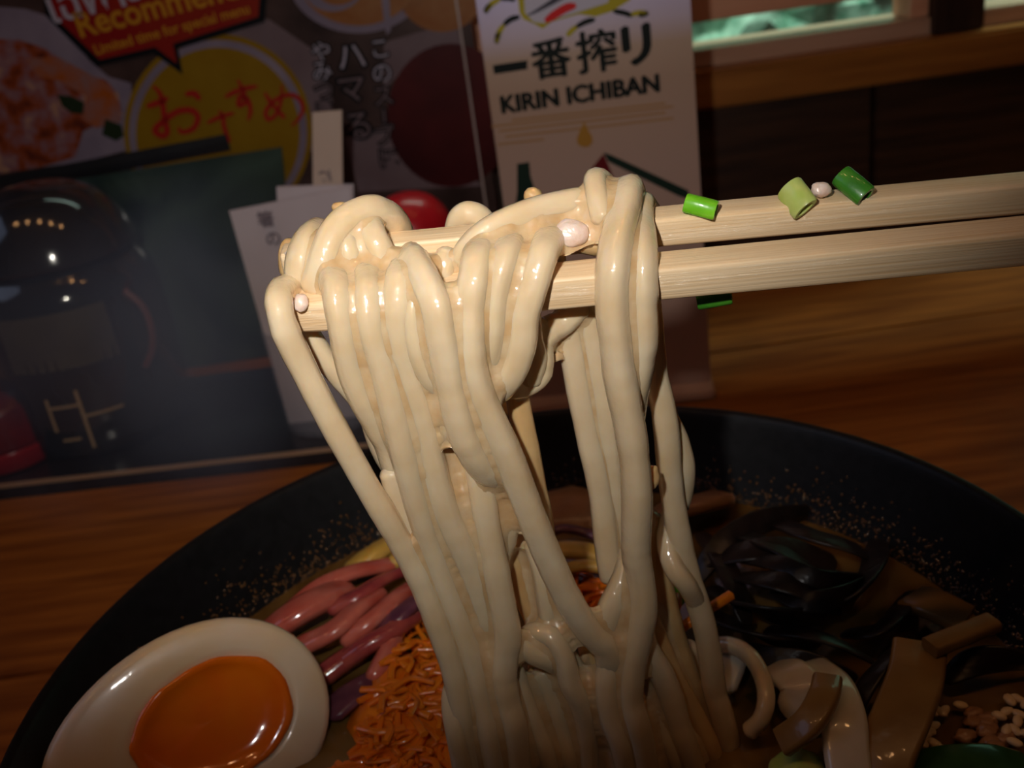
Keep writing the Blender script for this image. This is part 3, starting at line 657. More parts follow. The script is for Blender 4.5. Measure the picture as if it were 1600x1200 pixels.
strip('pork_strip', [(1030, 800, .064), (1070, 792, .068), (1128, 778, .066)], .0110, .0040, 'pork', 'tan pork strip reaching the far bowl wall', 'meat', rad=.4)
# wood ear mushroom: dark strips in sweeping arcs
we = [([(1088, 905, .068), (1130, 850, .074), (1190, 815, .073), (1260, 800, .068)], .0060), ([(1100, 880, .069), (1160, 862, .076), (1230, 858, .076), (1300, 880, .070)], .0070),
      ([(1140, 830, .070), (1200, 850, .077), (1270, 890, .076), (1330, 920, .068)], .0065), ([(1180, 800, .066), (1250, 830, .074), (1330, 855, .072), (1372, 880, .066)], .0060),
      ([(1372, 845, .066), (1362, 890, .072), (1335, 935, .072), (1290, 960, .067)], .0065), ([(1110, 920, .069), (1160, 945, .075), (1220, 962, .075), (1290, 965, .068)], .0068),
      ([(1150, 900, .072), (1200, 905, .079), (1255, 920, .078), (1310, 950, .070)], .0060), ([(1090, 950, .066), (1140, 975, .071), (1200, 998, .071), (1270, 1010, .066)], .0072),
      ([(1130, 1005, .066), (1190, 1030, .068), (1260, 1040, .068), (1330, 1060, .065)], .0062), ([(1160, 875, .073), (1215, 880, .080), (1280, 905, .079), (1345, 905, .071)], .0042),
      ([(1210, 925, .075), (1260, 940, .077), (1320, 930, .074), (1360, 900, .068)], .0048), ([(1095, 835, .067), (1125, 870, .073), (1150, 920, .073), (1165, 970, .069)], .0055),
      ([(1320, 990, .065), (1370, 985, .069), (1400, 960, .068), (1425, 925, .064)], .0050), ([(1330, 1120, .065), (1355, 1070, .070), (1385, 1030, .071), (1410, 1000, .067)], .0042),
      ([(1200, 985, .070), (1260, 990, .073), (1320, 1010, .072), (1390, 1050, .066)], .0050), ([(1480, 1060, .065), (1520, 1035, .068), (1570, 1030, .068), (1620, 1040, .065)], .0055)]
wl = ['far upper', 'broad crossing', 'steep diagonal', 'outer far', 'end-curling', 'lower sweeping', 'topmost middle', 'lowest wide', 'strip beside the white cabbage', 'narrow topmost', 'narrow curling', 'steep near the noodles',
      'one reaching the bamboo shoot', 'one slanting along the bamboo shoot', 'one bridging cabbage and bamboo shoot', 'one at the bowl edge past the bamboo']
for (pts, w_), l_ in zip(we, wl):
    strip('mushroom_strip', pts, w_ * 1.15, .0010, 'woodear', ('black wood ear mushroom strip, ' if ' ' in l_ and l_[0] in 'os' else 'black wood ear mushroom strip, the ') + l_.replace('strip beside', 'beside') + ('' if l_.startswith(('one', 'strip', 'short')) else ' one of the pile'),
          'mushroom', 'wood ear mushroom strips', twist=rnd.uniform(-2.2, 2.2), rad=.45, n=7, taper=.35)
# menma bamboo shoots
strip('bamboo_shoot', [(1437, 1010, .072), (1430, 1060, .0725), (1408, 1120, .071), (1385, 1175, .068), (1372, 1225, .064)], .0115, .0032, 'menma', 'broad brown bamboo shoot running down beside the mushroom strips', 'bamboo shoot', 'bamboo shoots', rad=.3)
strip('bamboo_shoot', [(1452, 1012, .0755), (1500, 993, .0755), (1552, 972, .0755)], .0048, .0030, 'menma', 'narrow brown bamboo shoot pointing at the bowl wall', 'bamboo shoot', 'bamboo shoots', rad=.25)
strip('bamboo_shoot', [(1425, 935, .066), (1460, 945, .0675), (1510, 970, .066)], .0105, .0030, 'menma', 'flat bamboo shoot lying under the narrow pointing one', 'bamboo shoot', 'bamboo shoots', rad=.3)
strip('bamboo_shoot', [(1293, 1062, .076), (1286, 1090, .077), (1262, 1130, .075), (1222, 1160, .070)], .0062, .0030, 'menma', 'brown bamboo shoot lying across the white cabbage', 'bamboo shoot', 'bamboo shoots', rad=.3)
# cabbage
strip('cabbage_piece', [(1206, 1050, .068), (1232, 1052, .0715), (1252, 1075, .0715), (1245, 1108, .068)], .0090, .0030, 'cabbage', 'curled white cabbage piece beside the noodle ring', 'cabbage', 'white cabbage pieces', rad=.42, twist=.4)
strip('cabbage_piece', [(1266, 1045, .069), (1300, 1072, .072), (1318, 1120, .072), (1322, 1170, .069), (1330, 1225, .065)], .0095, .0034, 'cabbage', 'long white cabbage piece under the brown bamboo shoot', 'cabbage', 'white cabbage pieces', rad=.42, twist=-.4)
strip('cabbage_piece', [(1080, 1040, .066), (1110, 1020, .069), (1142, 1030, .069), (1130, 1070, .066)], .0070, .0026, 'cabbage', 'white cabbage piece inside the noodle ring', 'cabbage', 'white cabbage pieces', rad=.42, twist=.3)
# sesame
for i in range(34):
    if i < 5: x, y = rnd.gauss(1472, 9), rnd.gauss(1106, 7); l_ = 'sesame seed in the small group beside the bamboo shoot'; g_ = 'sesame beside the bamboo shoot'
    elif i < 17: x, y = rnd.gauss(1584, 12), rnd.gauss(1115, 22); l_ = 'sesame seed in the group at the bowl edge'; g_ = 'sesame at the bowl edge'
    else: x, y = rnd.gauss(1442, 17), rnd.gauss(1166, 13); l_ = 'sesame seed in the cluster above the dark green leaf'; g_ = 'sesame above the dark green leaf'
    a = rnd.uniform(0, 3.14); d = Vector((math.cos(a), math.sin(a), .1)); c = pz(x, y, .0635)
    o = lump('sesame_seed', c, (.0016, .0010, .0008), 'sesame', i, (d, Vector((-d.y, d.x, 0)), Vector((0, 0, 1))), .12); tag(o, l_, 'sesame', g_)
lumpz('carrot_mash', 645, 1120, .0600, (.016, .022, .0055), 'carrot', 9, 'orange bed of mashed carrot under the heap of shreds', 'carrot', .3)
for i in range(16):
    x, y = rnd.uniform(1490, 1575), rnd.uniform(1110, 1195)
    lumpz('minced_crumb', x, y, .0625, (.0022, .0016, .0012), 'pork', i * 3, 'brown minced crumb floating between the two sesame groups', 'meat', .4)['group'] = 'minced crumbs by the sesame'
strip('green_leaf', [(1405, 1212, .064), (1470, 1192, .066), (1550, 1188, .066), (1600, 1200, .064)], .0080, .0020, 'nori', 'dark green leaf at the bottom edge below the sesame cluster', 'leaf', rad=.42)
strip('green_leaf', [(1215, 1205, .064), (1242, 1188, .066), (1275, 1195, .064)], .0060, .0020, 'scallion_pale', 'yellow-green leaf tip below the cabbage pieces', 'leaf', rad=.42)

# ------------------------------------------------------------------ advert card stand
def text_mesh(body, offset=0.0, spacing=1.0):
    cu = bpy.data.curves.new('lettering', 'FONT'); cu.body = body; cu.size = 1.0; cu.offset = offset; cu.resolution_u = 3; cu.space_character = spacing
    o = bpy.data.objects.new('lettering', cu); col.objects.link(o)
    dg = bpy.context.evaluated_depsgraph_get(); me = bpy.data.meshes.new_from_object(o.evaluated_get(dg))
    V = [v.co.copy() for v in me.vertices]; F = [tuple(p.vertices) for p in me.polygons]
    bpy.data.objects.remove(o); bpy.data.curves.remove(cu); bpy.data.meshes.remove(me)
    return V, F
class Panel:
    """a flat printed panel standing in the scene: maps photograph-plane points to points on the panel"""
    def __init__(s, P0, P1, thing):
        s.P0 = Vector(P0); s.R = (Vector(P1) - s.P0).normalized(); s.U = Vector((0, 0, 1)); s.N = s.R.cross(s.U); s.thing = thing; s.on = None
    def pt(s, x, y): return pP(x, y, s.P0, s.N)
    def lift(s, k): return s.N * (-.00015 * k) if s.N.y > 0 else s.N * (.00015 * k)
    def poly(s, name, pts, mt, k, **kw):
        q = [s.pt(*p) + s.lift(k) for p in pts]
        return obj(name, *prism(q, s.lift(-.6)), mt, s.on or s.thing, smooth=False)
    def ring(s, name, c, rx, ry, t, mt, k, n=48, rot=0):
        def e(f): return [(c[0] + math.cos(a) * rx * f, c[1] + math.sin(a) * ry * f) for a in [2 * math.pi * i / n for i in range(n)]]
        A_ = [s.pt(*p) + s.lift(k) for p in e(1)]; B_ = [s.pt(*p) + s.lift(k) for p in e(1 - t)]
        return obj(name, A_ + B_, [(i, (i + 1) % n, n + (i + 1) % n, n + i) for i in range(n)], mt, s.thing, smooth=False)
    def disc(s, name, c, rx, ry, mt, k, n=48, a0=0, a1=360):
        return s.poly(name, [(c[0] + math.cos(math.radians(a0 + (a1 - a0) * i / n)) * rx, c[1] + math.sin(math.radians(a0 + (a1 - a0) * i / n)) * ry) for i in range(n)], mt, k)
    def text(s, name, body, bl, br, mt, k, offset=0., hscale=1.0, fitw=True, height=None):
        V, F = text_mesh(body, offset)
        x0 = min(v.x for v in V); x1 = max(v.x for v in V)
        A_, B_ = s.pt(*bl) + s.lift(k), s.pt(*br) + s.lift(k)
        X = (B_ - A_); L = X.length; X.normalize(); Yv = (s.N.cross(X)); Yv = Yv if Yv.z > 0 else -Yv
        f = L / (x1 - x0)
        return obj(name, [A_ + X * ((v.x - x0) * f) + Yv * (v.y * f * hscale) for v in V], F, mt, s.on or s.thing, smooth=False)
    def bold(s, name, body, bl, br, mt, k, w=.03):
        V0, F0 = text_mesh(body, 0.0); parts = []
        for i, (dx, dy) in enumerate(((0, 0), (w, 0), (-w, 0), (0, w * .7), (0, -w * .7), (w * .7, w * .5), (-w * .7, -w * .5))):
            parts.append(([Vector((v.x + dx, v.y + dy, i * .002)) for v in V0], F0))
        V, F = join(*parts)
        x0 = min(v.x for v in V); x1 = max(v.x for v in V); A_, B_ = s.pt(*bl) + s.lift(k), s.pt(*br) + s.lift(k)
        X = (B_ - A_); L = X.length; X.normalize(); Yv = s.N.cross(X); Yv = Yv if Yv.z > 0 else -Yv; f = L / (x1 - x0)
        return obj(name, [A_ + X * ((v.x - x0) * f) + Yv * (v.y * f) + s.lift(v.z * 8) for v in V], F, mt, s.on or s.thing, smooth=False)
    def stroke(s, name, pts, wpx, mt, k):
        P = spline([(x, y, 0) for x, y in pts], 6); n = len(P); L_, R_ = [], []
        for i in range(n):
            a, b = P[max(i - 1, 0)], P[min(i + 1, n - 1)]; t = b - a; t /= (np.linalg.norm(t) + 1e-9)
            tp = wpx / 2 * (1 - .55 * (2 * i / (n - 1) - 1) ** 4)
            L_.append(s.pt(P[i][0] - t[1] * tp, P[i][1] + t[0] * tp) + s.lift(k)); R_.append(s.pt(P[i][0] + t[1] * tp, P[i][1] - t[0] * tp) + s.lift(k))
        return obj(name, L_ + R_, [(i, i + 1, n + i + 1, n + i) for i in range(n - 1)], mt, s.on or s.thing, smooth=False)
ink = lambda name, c, r=.5: mat(name, c, rough=r)
K_black = ink('ink_black', (.006, .008, .006)); K_gold = ink('ink_gold', (.36, .17, .025)); K_yel = ink('ink_yellow', (.42, .34, .02)); K_grey = ink('ink_grey', (.16, .15, .19))
K_red = ink('ink_red', (.62, .02, .02)); K_green = ink('ink_bottle_green', (.010, .022, .014)); K_dred = ink('ink_dark_red', (.12, .006, .008)); K_faint = ink('ink_faint_gold', (.36, .19, .08))

adv = empty('advert_stand', (0.055, 0.472, 0.0)); tag(adv, 'tall white and tan beer advert card standing upright behind the bowl', 'sign')
AP = Panel((0.0085, 0.4770, 0.0), (0.1015, 0.4650, 0.0), adv)
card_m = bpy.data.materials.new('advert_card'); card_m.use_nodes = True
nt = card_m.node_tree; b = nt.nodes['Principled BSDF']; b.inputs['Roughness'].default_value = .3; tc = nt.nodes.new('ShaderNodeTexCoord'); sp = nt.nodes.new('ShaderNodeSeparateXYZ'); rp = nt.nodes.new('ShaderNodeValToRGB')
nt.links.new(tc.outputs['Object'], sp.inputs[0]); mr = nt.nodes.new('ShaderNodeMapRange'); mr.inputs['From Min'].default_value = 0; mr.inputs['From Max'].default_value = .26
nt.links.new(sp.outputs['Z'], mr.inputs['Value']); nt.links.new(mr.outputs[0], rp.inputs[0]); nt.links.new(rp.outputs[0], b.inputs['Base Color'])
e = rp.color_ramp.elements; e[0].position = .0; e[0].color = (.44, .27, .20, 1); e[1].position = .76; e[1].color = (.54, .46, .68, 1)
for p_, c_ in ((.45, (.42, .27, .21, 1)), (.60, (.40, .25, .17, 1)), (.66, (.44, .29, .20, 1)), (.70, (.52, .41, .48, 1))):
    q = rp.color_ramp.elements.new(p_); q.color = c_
tl, tr = AP.pt(690, -200), AP.pt(1020, -245)
bl_, br_ = AP.P0 + AP.R * 0.0 + Vector((0, 0, .004)), AP.P0 + AP.R * .0945 + Vector((0, 0, .004))
H = 0.245
q = [bl_, br_, br_ + Vector((0, 0, H)), bl_ + Vector((0, 0, H))]
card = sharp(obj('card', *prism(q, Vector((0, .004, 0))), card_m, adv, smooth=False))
bx = box((-.001, -.012, 0), (.0955, .018, .005), .001)
Rz = Matrix((AP.R, Vector((-AP.R.y, AP.R.x, 0)), Vector((0, 0, 1)))).transposed()
obj('base', [AP.P0 + Rz @ v for v in bx[0]], bx[1], M['ledge'], adv, smooth=False)
AP.on = card
AP.poly('lettering', [(770, 102), (824, 94), (824, 108), (772, 116)], K_black, 1)
for ch, a_, b_, of_ in (('番', (833, 120), (895, 111), .032), ('搾', (903, 111), (967, 102), .028), ('リ', (974, 100), (1021, 93), .055)): AP.bold('lettering', ch, a_, b_, K_black, 1, of_)
AP.bold('lettering', 'KIRIN ICHIBAN', (784, 177), (1032, 142), K_black, 1, .055)
for i, (y, x0, x1) in enumerate(((196, 768, 1052), (203, 780, 1040), (212, 790, 1052), (224, 778, 850), (186, 800, 1040))):
    AP.poly('gold_line', [(x0, y), (x1, y - 31 * (x1 - x0) / 280), (x1, y - 31 * (x1 - x0) / 280 + 3.4), (x0, y + 3.4)], K_faint, 1)
AP.poly('gold_drop', [(913, 190), (919, 203), (925, 213), (926, 222), (920, 229), (912, 230), (903, 226), (901, 217), (905, 206)], K_gold, 2)
AP.poly('bottle_print', [(808, 256), (827, 253), (829, 275), (838, 305), (846, 330), (848, 420), (806, 430), (804, 330), (808, 300)], K_green, 1)
AP.poly('red_print', [(943, 240), (925, 262), (906, 300), (903, 330), (1000, 340), (960, 280)], K_dred, 1)
AP.poly('stripe_print', [(943, 238), (955, 242), (1075, 297), (1078, 312), (1060, 306), (950, 252)], K_green, 2)
# the beast emblem, its lower half showing: yellow outlined body, grey wing lines, red stripe, four legs
AP.poly('emblem_body', [(806, -30), (812, 20), (818, 30), (836, 38), (848, 45), (862, 34), (905, 22), (930, 26), (955, 18), (985, 0), (985, -40)], K_yel, 1)
AP.poly('emblem_belly', [(818, -30), (820, 20), (834, 34), (850, 36), (880, 26), (925, 12), (950, 4), (960, -40)], ink('ink_pale', (.52, .48, .56)), 2)
for i in range(6): AP.stroke('emblem_feather', [(824 + i * 4, 24 - i * 2), (850 + i * 5, 12 - i * 4), (885 + i * 6, -6 - i * 5)], 4.5, K_grey, 3)
AP.stroke('emblem_stripe', [(852, 33), (868, 22), (885, 12), (900, 8)], 13, K_red, 4)
for pts, mt_ in (([(805, 0), (795, -3), (782, -2)], K_black), ([(782, -2), (768, 6), (758, 19)], K_yel), ([(812, 26), (798, 30), (786, 40)], K_black), ([(788, 38), (780, 50), (776, 67)], K_yel),
                 ([(930, 30), (915, 34), (900, 42)], K_black), ([(903, 40), (893, 48), (886, 56)], K_yel), ([(958, 17), (975, 20), (988, 25)], K_black), ([(985, 23), (998, 20), (1012, 20)], K_yel),
                 ([(768, 6), (762, 12), (758, 20)], K_black), ([(780, 50), (777, 58), (776, 68)], K_black), ([(998, 24), (1006, 22), (1013, 19)], K_black)):
    AP.stroke('emblem_leg', pts, 8.5, mt_, 3)

# ------------------------------------------------------------------ menu poster stand
menu = empty('menu_stand', (-0.16, 0.62, 0.0)); tag(menu, 'dark menu poster in an upright clear stand with red speech bubble and yellow badge', 'sign')
MP = Panel((-0.40, 0.622, 0.0), (0.012, 0.607, 0.0), menu)
pm = mat('poster_print', (.035, .02, .018), (.085, .05, .045), scale=30, rough=.35, detail=4)
TR = MP.pt(712, -40); TRb = MP.pt(778, 330)
b0 = MP.P0 + Vector((0, 0, .002)); b1 = MP.P0 + MP.R * (TRb - MP.P0).dot(MP.R); b1.z = .002
sheet = obj('poster_sheet', *prism([b0, b1, b1 + Vector((0, 0, .30)), b0 + Vector((0, 0, .30))], Vector((0, .002, 0))), pm, menu, smooth=False)
acr = mat('acrylic_edge', (.45, .36, .33), rough=.2)
e0 = b1 - MP.R * .0075
obj('acrylic_edge', *prism([e0 + MP.lift(8), e0 + MP.R * .0013 + MP.lift(8), e0 + MP.R * .0013 + Vector((0, 0, .30)) + MP.lift(8), e0 + Vector((0, 0, .30)) + MP.lift(8)], Vector((0, .0009, 0))), acr, menu, smooth=False)
obj('stand_foot', *box((-0.40, .6225, 0), (0.0, .645, .0018)), M['black'], menu, smooth=False)
white_p = mat('print_white', (.20, .16, .22), (.27, .22, .28), scale=30, rough=.4)
pinkw = mat('print_pinkish', (.15, .10, .11), (.20, .145, .16), scale=25, rough=.4)
food = mat('print_food', (.10, .02, .012), (.42, .22, .14), scale=75, rough=.4, detail=4, lo=.34, hi=.66, extra=[(.45, (.26, .05, .012)), (.56, (.24, .12, .14))])
food2 = mat('print_food_orange', (.36, .08, .008), (.26, .13, .12), scale=90, rough=.4, detail=4)
soup = mat('print_soup', (.28, .10, .025), (.34, .16, .06), scale=60, rough=.4)
darkbowl = mat('print_dark_bowl', (.035, .004, .005), (.10, .012, .012), scale=14, rough=.4)
yel = mat('print_yellow', (.25, .135, .004), (.28, .16, .008), scale=40, rough=.4); redp = mat('print_red', (.25, .010, .010), (.28, .026, .008), scale=20, rough=.4)
blk = ink('print_black', (.006, .006, .008)); greenp = ink('print_green', (.018, .03, .012)); orgt = ink('print_orange_text', (.50, .22, .015)); redt = ink('print_red_text', (.38, .018, .012)); whitet = ink('print_white_text', (.42, .38, .46))
MP.poly('white_bowl', [(-30, 8), (40, 14), (90, 30), (140, 95), (170, 120), (205, 130), (210, 232), (120, 255), (-30, 270)], white_p, 1)
MP.poly('food_photo', [(-30, 60), (30, 62), (70, 75), (120, 110), (165, 125), (185, 145), (192, 180), (170, 185), (130, 205), (118, 245), (60, 262), (-30, 275)], food, 2)
MP.poly('shredded_carrot', [(40, 92), (90, 88), (130, 110), (172, 132), (186, 160), (190, 190), (150, 200), (130, 185), (135, 150), (90, 125), (60, 120)], food2, 3)
MP.poly('leaf', [(90, 148), (112, 150), (132, 160), (130, 178), (112, 176), (98, 166)], greenp, 4)
MP.poly('leaf', [(165, 186), (190, 195), (194, 212), (182, 220), (160, 210)], greenp, 4)
MP.poly('tablecloth', [(350, 30), (420, 30), (500, 85), (520, 160), (500, 260), (440, 160), (360, 90)], pinkw, 1)
MP.poly('tablecloth', [(600, 66), (712, 34), (722, 70), (640, 100), (600, 140)], pinkw, 1)
MP.poly('tablecloth', [(540, 215), (620, 190), (700, 250), (755, 290), (560, 300)], pinkw, 1)
MP.disc('round_bowl', (560, -40), 112, 92, white_p, 2); MP.disc('soup', (560, -38), 94, 78, soup, 3); MP.disc('noodle_swirl', (520, -28), 50, 46, white_p, 4); MP.disc('soup', (528, -28), 38, 36, soup, 5)
MP.disc('round_bowl', (690, -30), 74, 80, soup, 2)
MP.poly('spoon', [(594, -20), (608, -20), (611, 48), (604, 54), (600, 30)], white_p, 6)
MP.disc('dark_bowl', (705, 180), 100, 112, darkbowl, 2)
MP.disc('badge_edge', (341, 205), 147, 152, yel, 3); MP.disc('badge_ring', (341, 207), 139, 145, white_p, 4); badge = MP.disc('badge', (341, 209), 128, 135, yel, 5)
bub = [(60, -80), (72, 24), (152, 104), (240, 83), (286, 116), (279, 76), (414, 34), (424, -80)]
MP.poly('speech_bubble_outline', bub, blk, 6)
bubble = MP.poly('speech_bubble', [(74, -80), (82, 22), (157, 93), (243, 73), (277, 99), (271, 68), (404, 26), (412, -80)], redp, 7)
MP.on = bubble
MP.text('lettering', 'เฉพาะ', (86, 36), (222, 2), whitet, 8, offset=.015)
MP.text('lettering', 'Recommend', (128, 58), (375, -4), orgt, 8, offset=.02)
MP.text('lettering', 'Limited time for special menu', (152, 85), (392, 20), orgt, 8, offset=.02)
MP.on = badge
# brush lettering of the badge, drawn stroke by stroke
def brush(strokes, wpx=9):
    for st in strokes: MP.stroke('lettering', st, wpx, redt, 8)
brush([[(230, 166), (248, 160), (264, 152)], [(240, 134), (250, 144), (255, 160), (258, 185), (262, 205), (255, 212), (243, 203), (255, 190), (278, 174), (300, 172), (310, 183), (303, 200), (285, 206), (280, 198)], [(290, 147), (305, 146), (313, 156)]], 10)
brush([[(324, 192), (345, 182), (367, 176)], [(343, 172), (349, 182), (351, 198), (356, 212), (360, 222)]], 7)
brush([[(352, 151), (376, 140), (403, 134)], [(372, 124), (380, 140), (384, 158), (374, 164), (376, 150), (388, 156), (392, 174), (388, 188)]], 8)
brush([[(414, 144), (424, 160), (440, 178), (446, 184)], [(441, 132), (440, 155), (432, 178), (420, 186), (416, 174), (428, 158), (448, 148), (466, 152), (474, 168), (468, 184), (456, 196)]], 7)
MP.on = sheet
# outlined vertical slogan: three columns
def vchar(ch, x, y, size, fade=1.0):
    for k_, off, mt_ in ((6, .075, blk), (7, .0, whitet if y < 130 else pinkw)):  # lower letters take a greyer ink that imitates glare
        V, F = text_mesh(ch, off)
        cx = (min(v.x for v in V) + max(v.x for v in V)) / 2; cy = (min(v.y for v in V) + max(v.y for v in V)) / 2
        c = MP.pt(x, y) + MP.lift(k_); X = MP.R; f = (MP.pt(x + size, y) - MP.pt(x, y)).length
        obj('lettering', [c + X * ((v.x - cx) * f) + Vector((0, 0, 1)) * ((v.y - cy) * f) for v in V], F, mt_, sheet, smooth=False)
for ch, x, y in (('や', 502, 80), ('み', 504, 111), ('つ', 506, 142), ('き', 508, 170)): vchar(ch, x, y, 33)
for ch, x, y in (('ハ', 549, 88), ('マ', 551, 140), ('る', 560, 196)): vchar(ch, x, y, 48)
for ch, x, y in (('こ', 594, 76), ('の', 597, 114), ('ス', 599, 150), ('プ', 602, 210), ('に', 607, 246)): vchar(ch, x, y, 34)
MP.poly('lettering', [(595, 167), (604, 167), (606, 194), (597, 194)], blk, 6); MP.poly('lettering', [(598, 170), (601, 170), (603, 191), (600, 191)], pinkw, 7)

# ------------------------------------------------------------------ condiment tray and what stands on it
tray = empty('condiment_tray', (-0.19, 0.52, 0.0)); tag(tray, 'low black condiment tray with light painted along its front lip left of the bowl', 'tray')
tA, tB = pz(-60, 772, 0.006), pz(640, 694, 0.006); tA.z = tB.z = 0
lip_m = mat('tray_lip_glint', (.42, .27, .16), rough=.3)  # pale colour paints in the light caught along the lip
dv = (tB - tA).normalized(); nv = Vector((-dv.y, dv.x, 0)); Lt = (tB - tA).length
fr = lambda u, v, z: tA + dv * u + nv * v + Vector((0, 0, z))
def tbox(u0, u1, v0, v1, z0, z1, bev=.0005):
    V, F = box((u0, v0, z0), (u1, v1, z1), bev); return [fr(*v) for v in V], F
obj('tray_floor', *tbox(0, Lt, 0.001, .124, 0, .003), M['smoke'], tray, smooth=False)
obj('front_wall', *tbox(0, Lt, 0, .003, 0, .0066), M['smoke'], tray, smooth=False)
obj('front_lip', *tbox(0, Lt, -.0006, .0030, .0067, .0082), lip_m, tray, smooth=False)
obj('side_wall', *tbox(Lt - .003, Lt, .0032, .124, .003, .0066), M['smoke'], tray, smooth=False)
obj('back_wall', *tbox(0, Lt - .0032, .121, .124, .003, .0066), M['smoke'], tray, smooth=False)
# dark glass jar
jar_m = mat('dark_jar_glass', (.012, .012, .016), (.03, .024, .022), scale=18, rough=.12, coat=.6, coatr=.05, spec=.5)
gold_m = mat('faded_gold_print', (.42, .28, .15), rough=.45)
tan_m = mat('tan_label', (.07, .055, .04), (.10, .085, .06), scale=30, rough=.3)
jc = pz(165, 655, 0.005); jc = Vector((jc.x, jc.y + .003, .0032))
jar = empty('condiment_jar', jc); tag(jar, 'big dark glass jar with domed lid and faint gold marks in the tray', 'jar')
jr = .050
jp = spline([(a, b, 0) for a, b in ((.001, 0), (jr * .85, 0), (jr * .97, .004), (jr, .015), (jr * 1.0, .07), (jr * .97, .088), (jr * .86, .097), (jr * .80, .100))], 4)
obj('body', *lathe([(float(q[0]), float(q[1])) for q in jp], jc, 64), jar_m, jar)
lp = spline([(a, b, 0) for a, b in ((jr * .80, .1005), (jr * .90, .1015), (jr * .90, .106), (jr * .82, .118), (jr * .62, .131), (jr * .34, .138), (.0005, .140))], 4)
obj('lid', *lathe([(float(q[0]), float(q[1])) for q in lp], jc, 64), jar_m, jar)
def jarpatch(name, a0, a1, z0, z1, mt, out=1.004):
    V, F = [], []; n = 10
    for i in range(n + 1):
        a = math.radians(a0 + (a1 - a0) * i / n)
        for z in (z0, z1): V.append((jc.x + jr * out * math.cos(a), jc.y + jr * out * math.sin(a), jc.z + z))
    for i in range(n): F.append((2 * i, 2 * i + 2, 2 * i + 3, 2 * i + 1))
    return obj(name, V, F, mt, jar)
jarpatch('label', -112, -48, .052, .082, tan_m)
for a0, a1, z0, z1 in ((-98, -96, .018, .037), (-79.5, -77.5, .006, .040), (-98, -79, .031, .0325), (-78, -55, .024, .0255), (-95, -84, .012, .0135)): jarpatch('gold_mark', a0, a1, z0, z1, gold_m, 1.006)
rim_m = mat('reddish_handle', (.16, .045, .035), rough=.4)
hp = [pY(x, y, jc.y - .053) for x, y in ((196, 455), (222, 478), (236, 510), (238, 545), (228, 572))]
obj('handle', *sweep(spline([tuple(p) for p in hp], 6), circ(.0018, 10)), rim_m, jar)
# red pot in the corner
red_m = mat('red_lacquer', (.30, .006, .014), (.38, .012, .02), scale=20, rough=.2, coat=.5)
rc = pz(15, 735, 0.004); rc = Vector((rc.x - .006, rc.y + .020, .0032))
redpot = empty('red_pot', rc); tag(redpot, 'small red seasoning pot at the corner of the black tray', 'pot')
rp_ = spline([(a, b, 0) for a, b in ((.001, 0), (.022, 0), (.026, .003), (.0275, .010), (.027, .0125))], 4)
obj('body', *lathe([(float(q[0]), float(q[1])) for q in rp_], rc, 48), red_m, redpot)
rp_ = spline([(a, b, 0) for a, b in ((.0262, .0128), (.0262, .030), (.024, .036), (.016, .040), (.001, .041))], 4)
obj('lid', *lathe([(float(q[0]), float(q[1])) for q in rp_], rc, 48), mat('dark_red_lid', (.10, .004, .008), (.20, .008, .014), scale=60, rough=.25), redpot)
# bottle with red dome lid behind the sticks
bc = pY(655, 430, .545); bc = Vector((bc.x, .545, .0032))
topz = pY(650, 298, .545).z
bottle = empty('seasoning_bottle', bc); tag(bottle, 'seasoning bottle with bright red domed lid behind the upper stick', 'bottle')
bp_ = spline([(a, b, 0) for a, b in ((.001, 0), (.019, 0), (.021, .004), (.021, topz - .045), (.018, topz - .034))], 4)
obj('body', *lathe([(float(q[0]), float(q[1])) for q in bp_], bc, 40), jar_m, bottle)
rb = (pY(718, 360, .545) - pY(588, 360, .545)).length / 2
bp_ = spline([(a, b, 0) for a, b in ((.019, topz - .0335), (rb, topz - .033), (rb * 1.02, topz - .024), (rb * .92, topz - .013), (rb * .66, topz - .005), (rb * .33, topz - .001), (.0005, topz))], 4)
obj('lid', *lathe([(float(q[0]), float(q[1]) - .0032) for q in bp_], bc, 40), mat('bright_red_lid', (.62, .012, .02), rough=.3, coat=.3), bottle)
# clear cup with paper chopstick sleeves
ca, cb = pz(443, 683, .004), pz(585, 668, .004)
cupc = (ca + cb) / 2; cr = (cb - ca).length / 2; cupc = Vector((cupc.x, cupc.y + cr * .8, .0033))
cup_m = mat('clear_plastic', (.62, .60, .68), rough=.12, alpha=.20, coat=.8)
hcup = .058
cup = obj('sleeve_cup', *lathe([(.0005, 0), (cr * .98, 0), (cr * 1.0, .002), (cr * 1.08, hcup), (cr * 1.03, hcup), (cr * .95, .003), (.0005, .003)], cupc, 48), cup_m)
tag(cup, 'clear plastic cup of paper chopstick sleeves at the tray corner', 'cup')
paper = mat('sleeve_paper', (.60, .50, .52), (.66, .57, .60), scale=20, rough=.7); paper2 = mat('kraft_sleeve_paper', (.58, .43, .34), (.62, .47, .38), scale=20, rough=.7)
inkm = ink('sleeve_ink', (.18, .14, .16), .7)
SY = cupc.y - .004
def sleeve(px, Y0, Y1, mt, label, name='chopstick_sleeve', group='paper chopstick sleeves'):
    q = [pY(x, y, Y0 if i in (0, 1) else Y1) for i, (x, y) in enumerate(px)]
    o = obj(name, *prism(q, Vector((0, .0016, 0))), mt, smooth=False); tag(o, label, 'sleeve', group); return o
s1 = sleeve([(452, 662), (572, 650), (548, 292), (358, 330)], SY - .003, SY + .004, paper, 'wide pale lavender chopstick sleeve leaning in the clear cup')
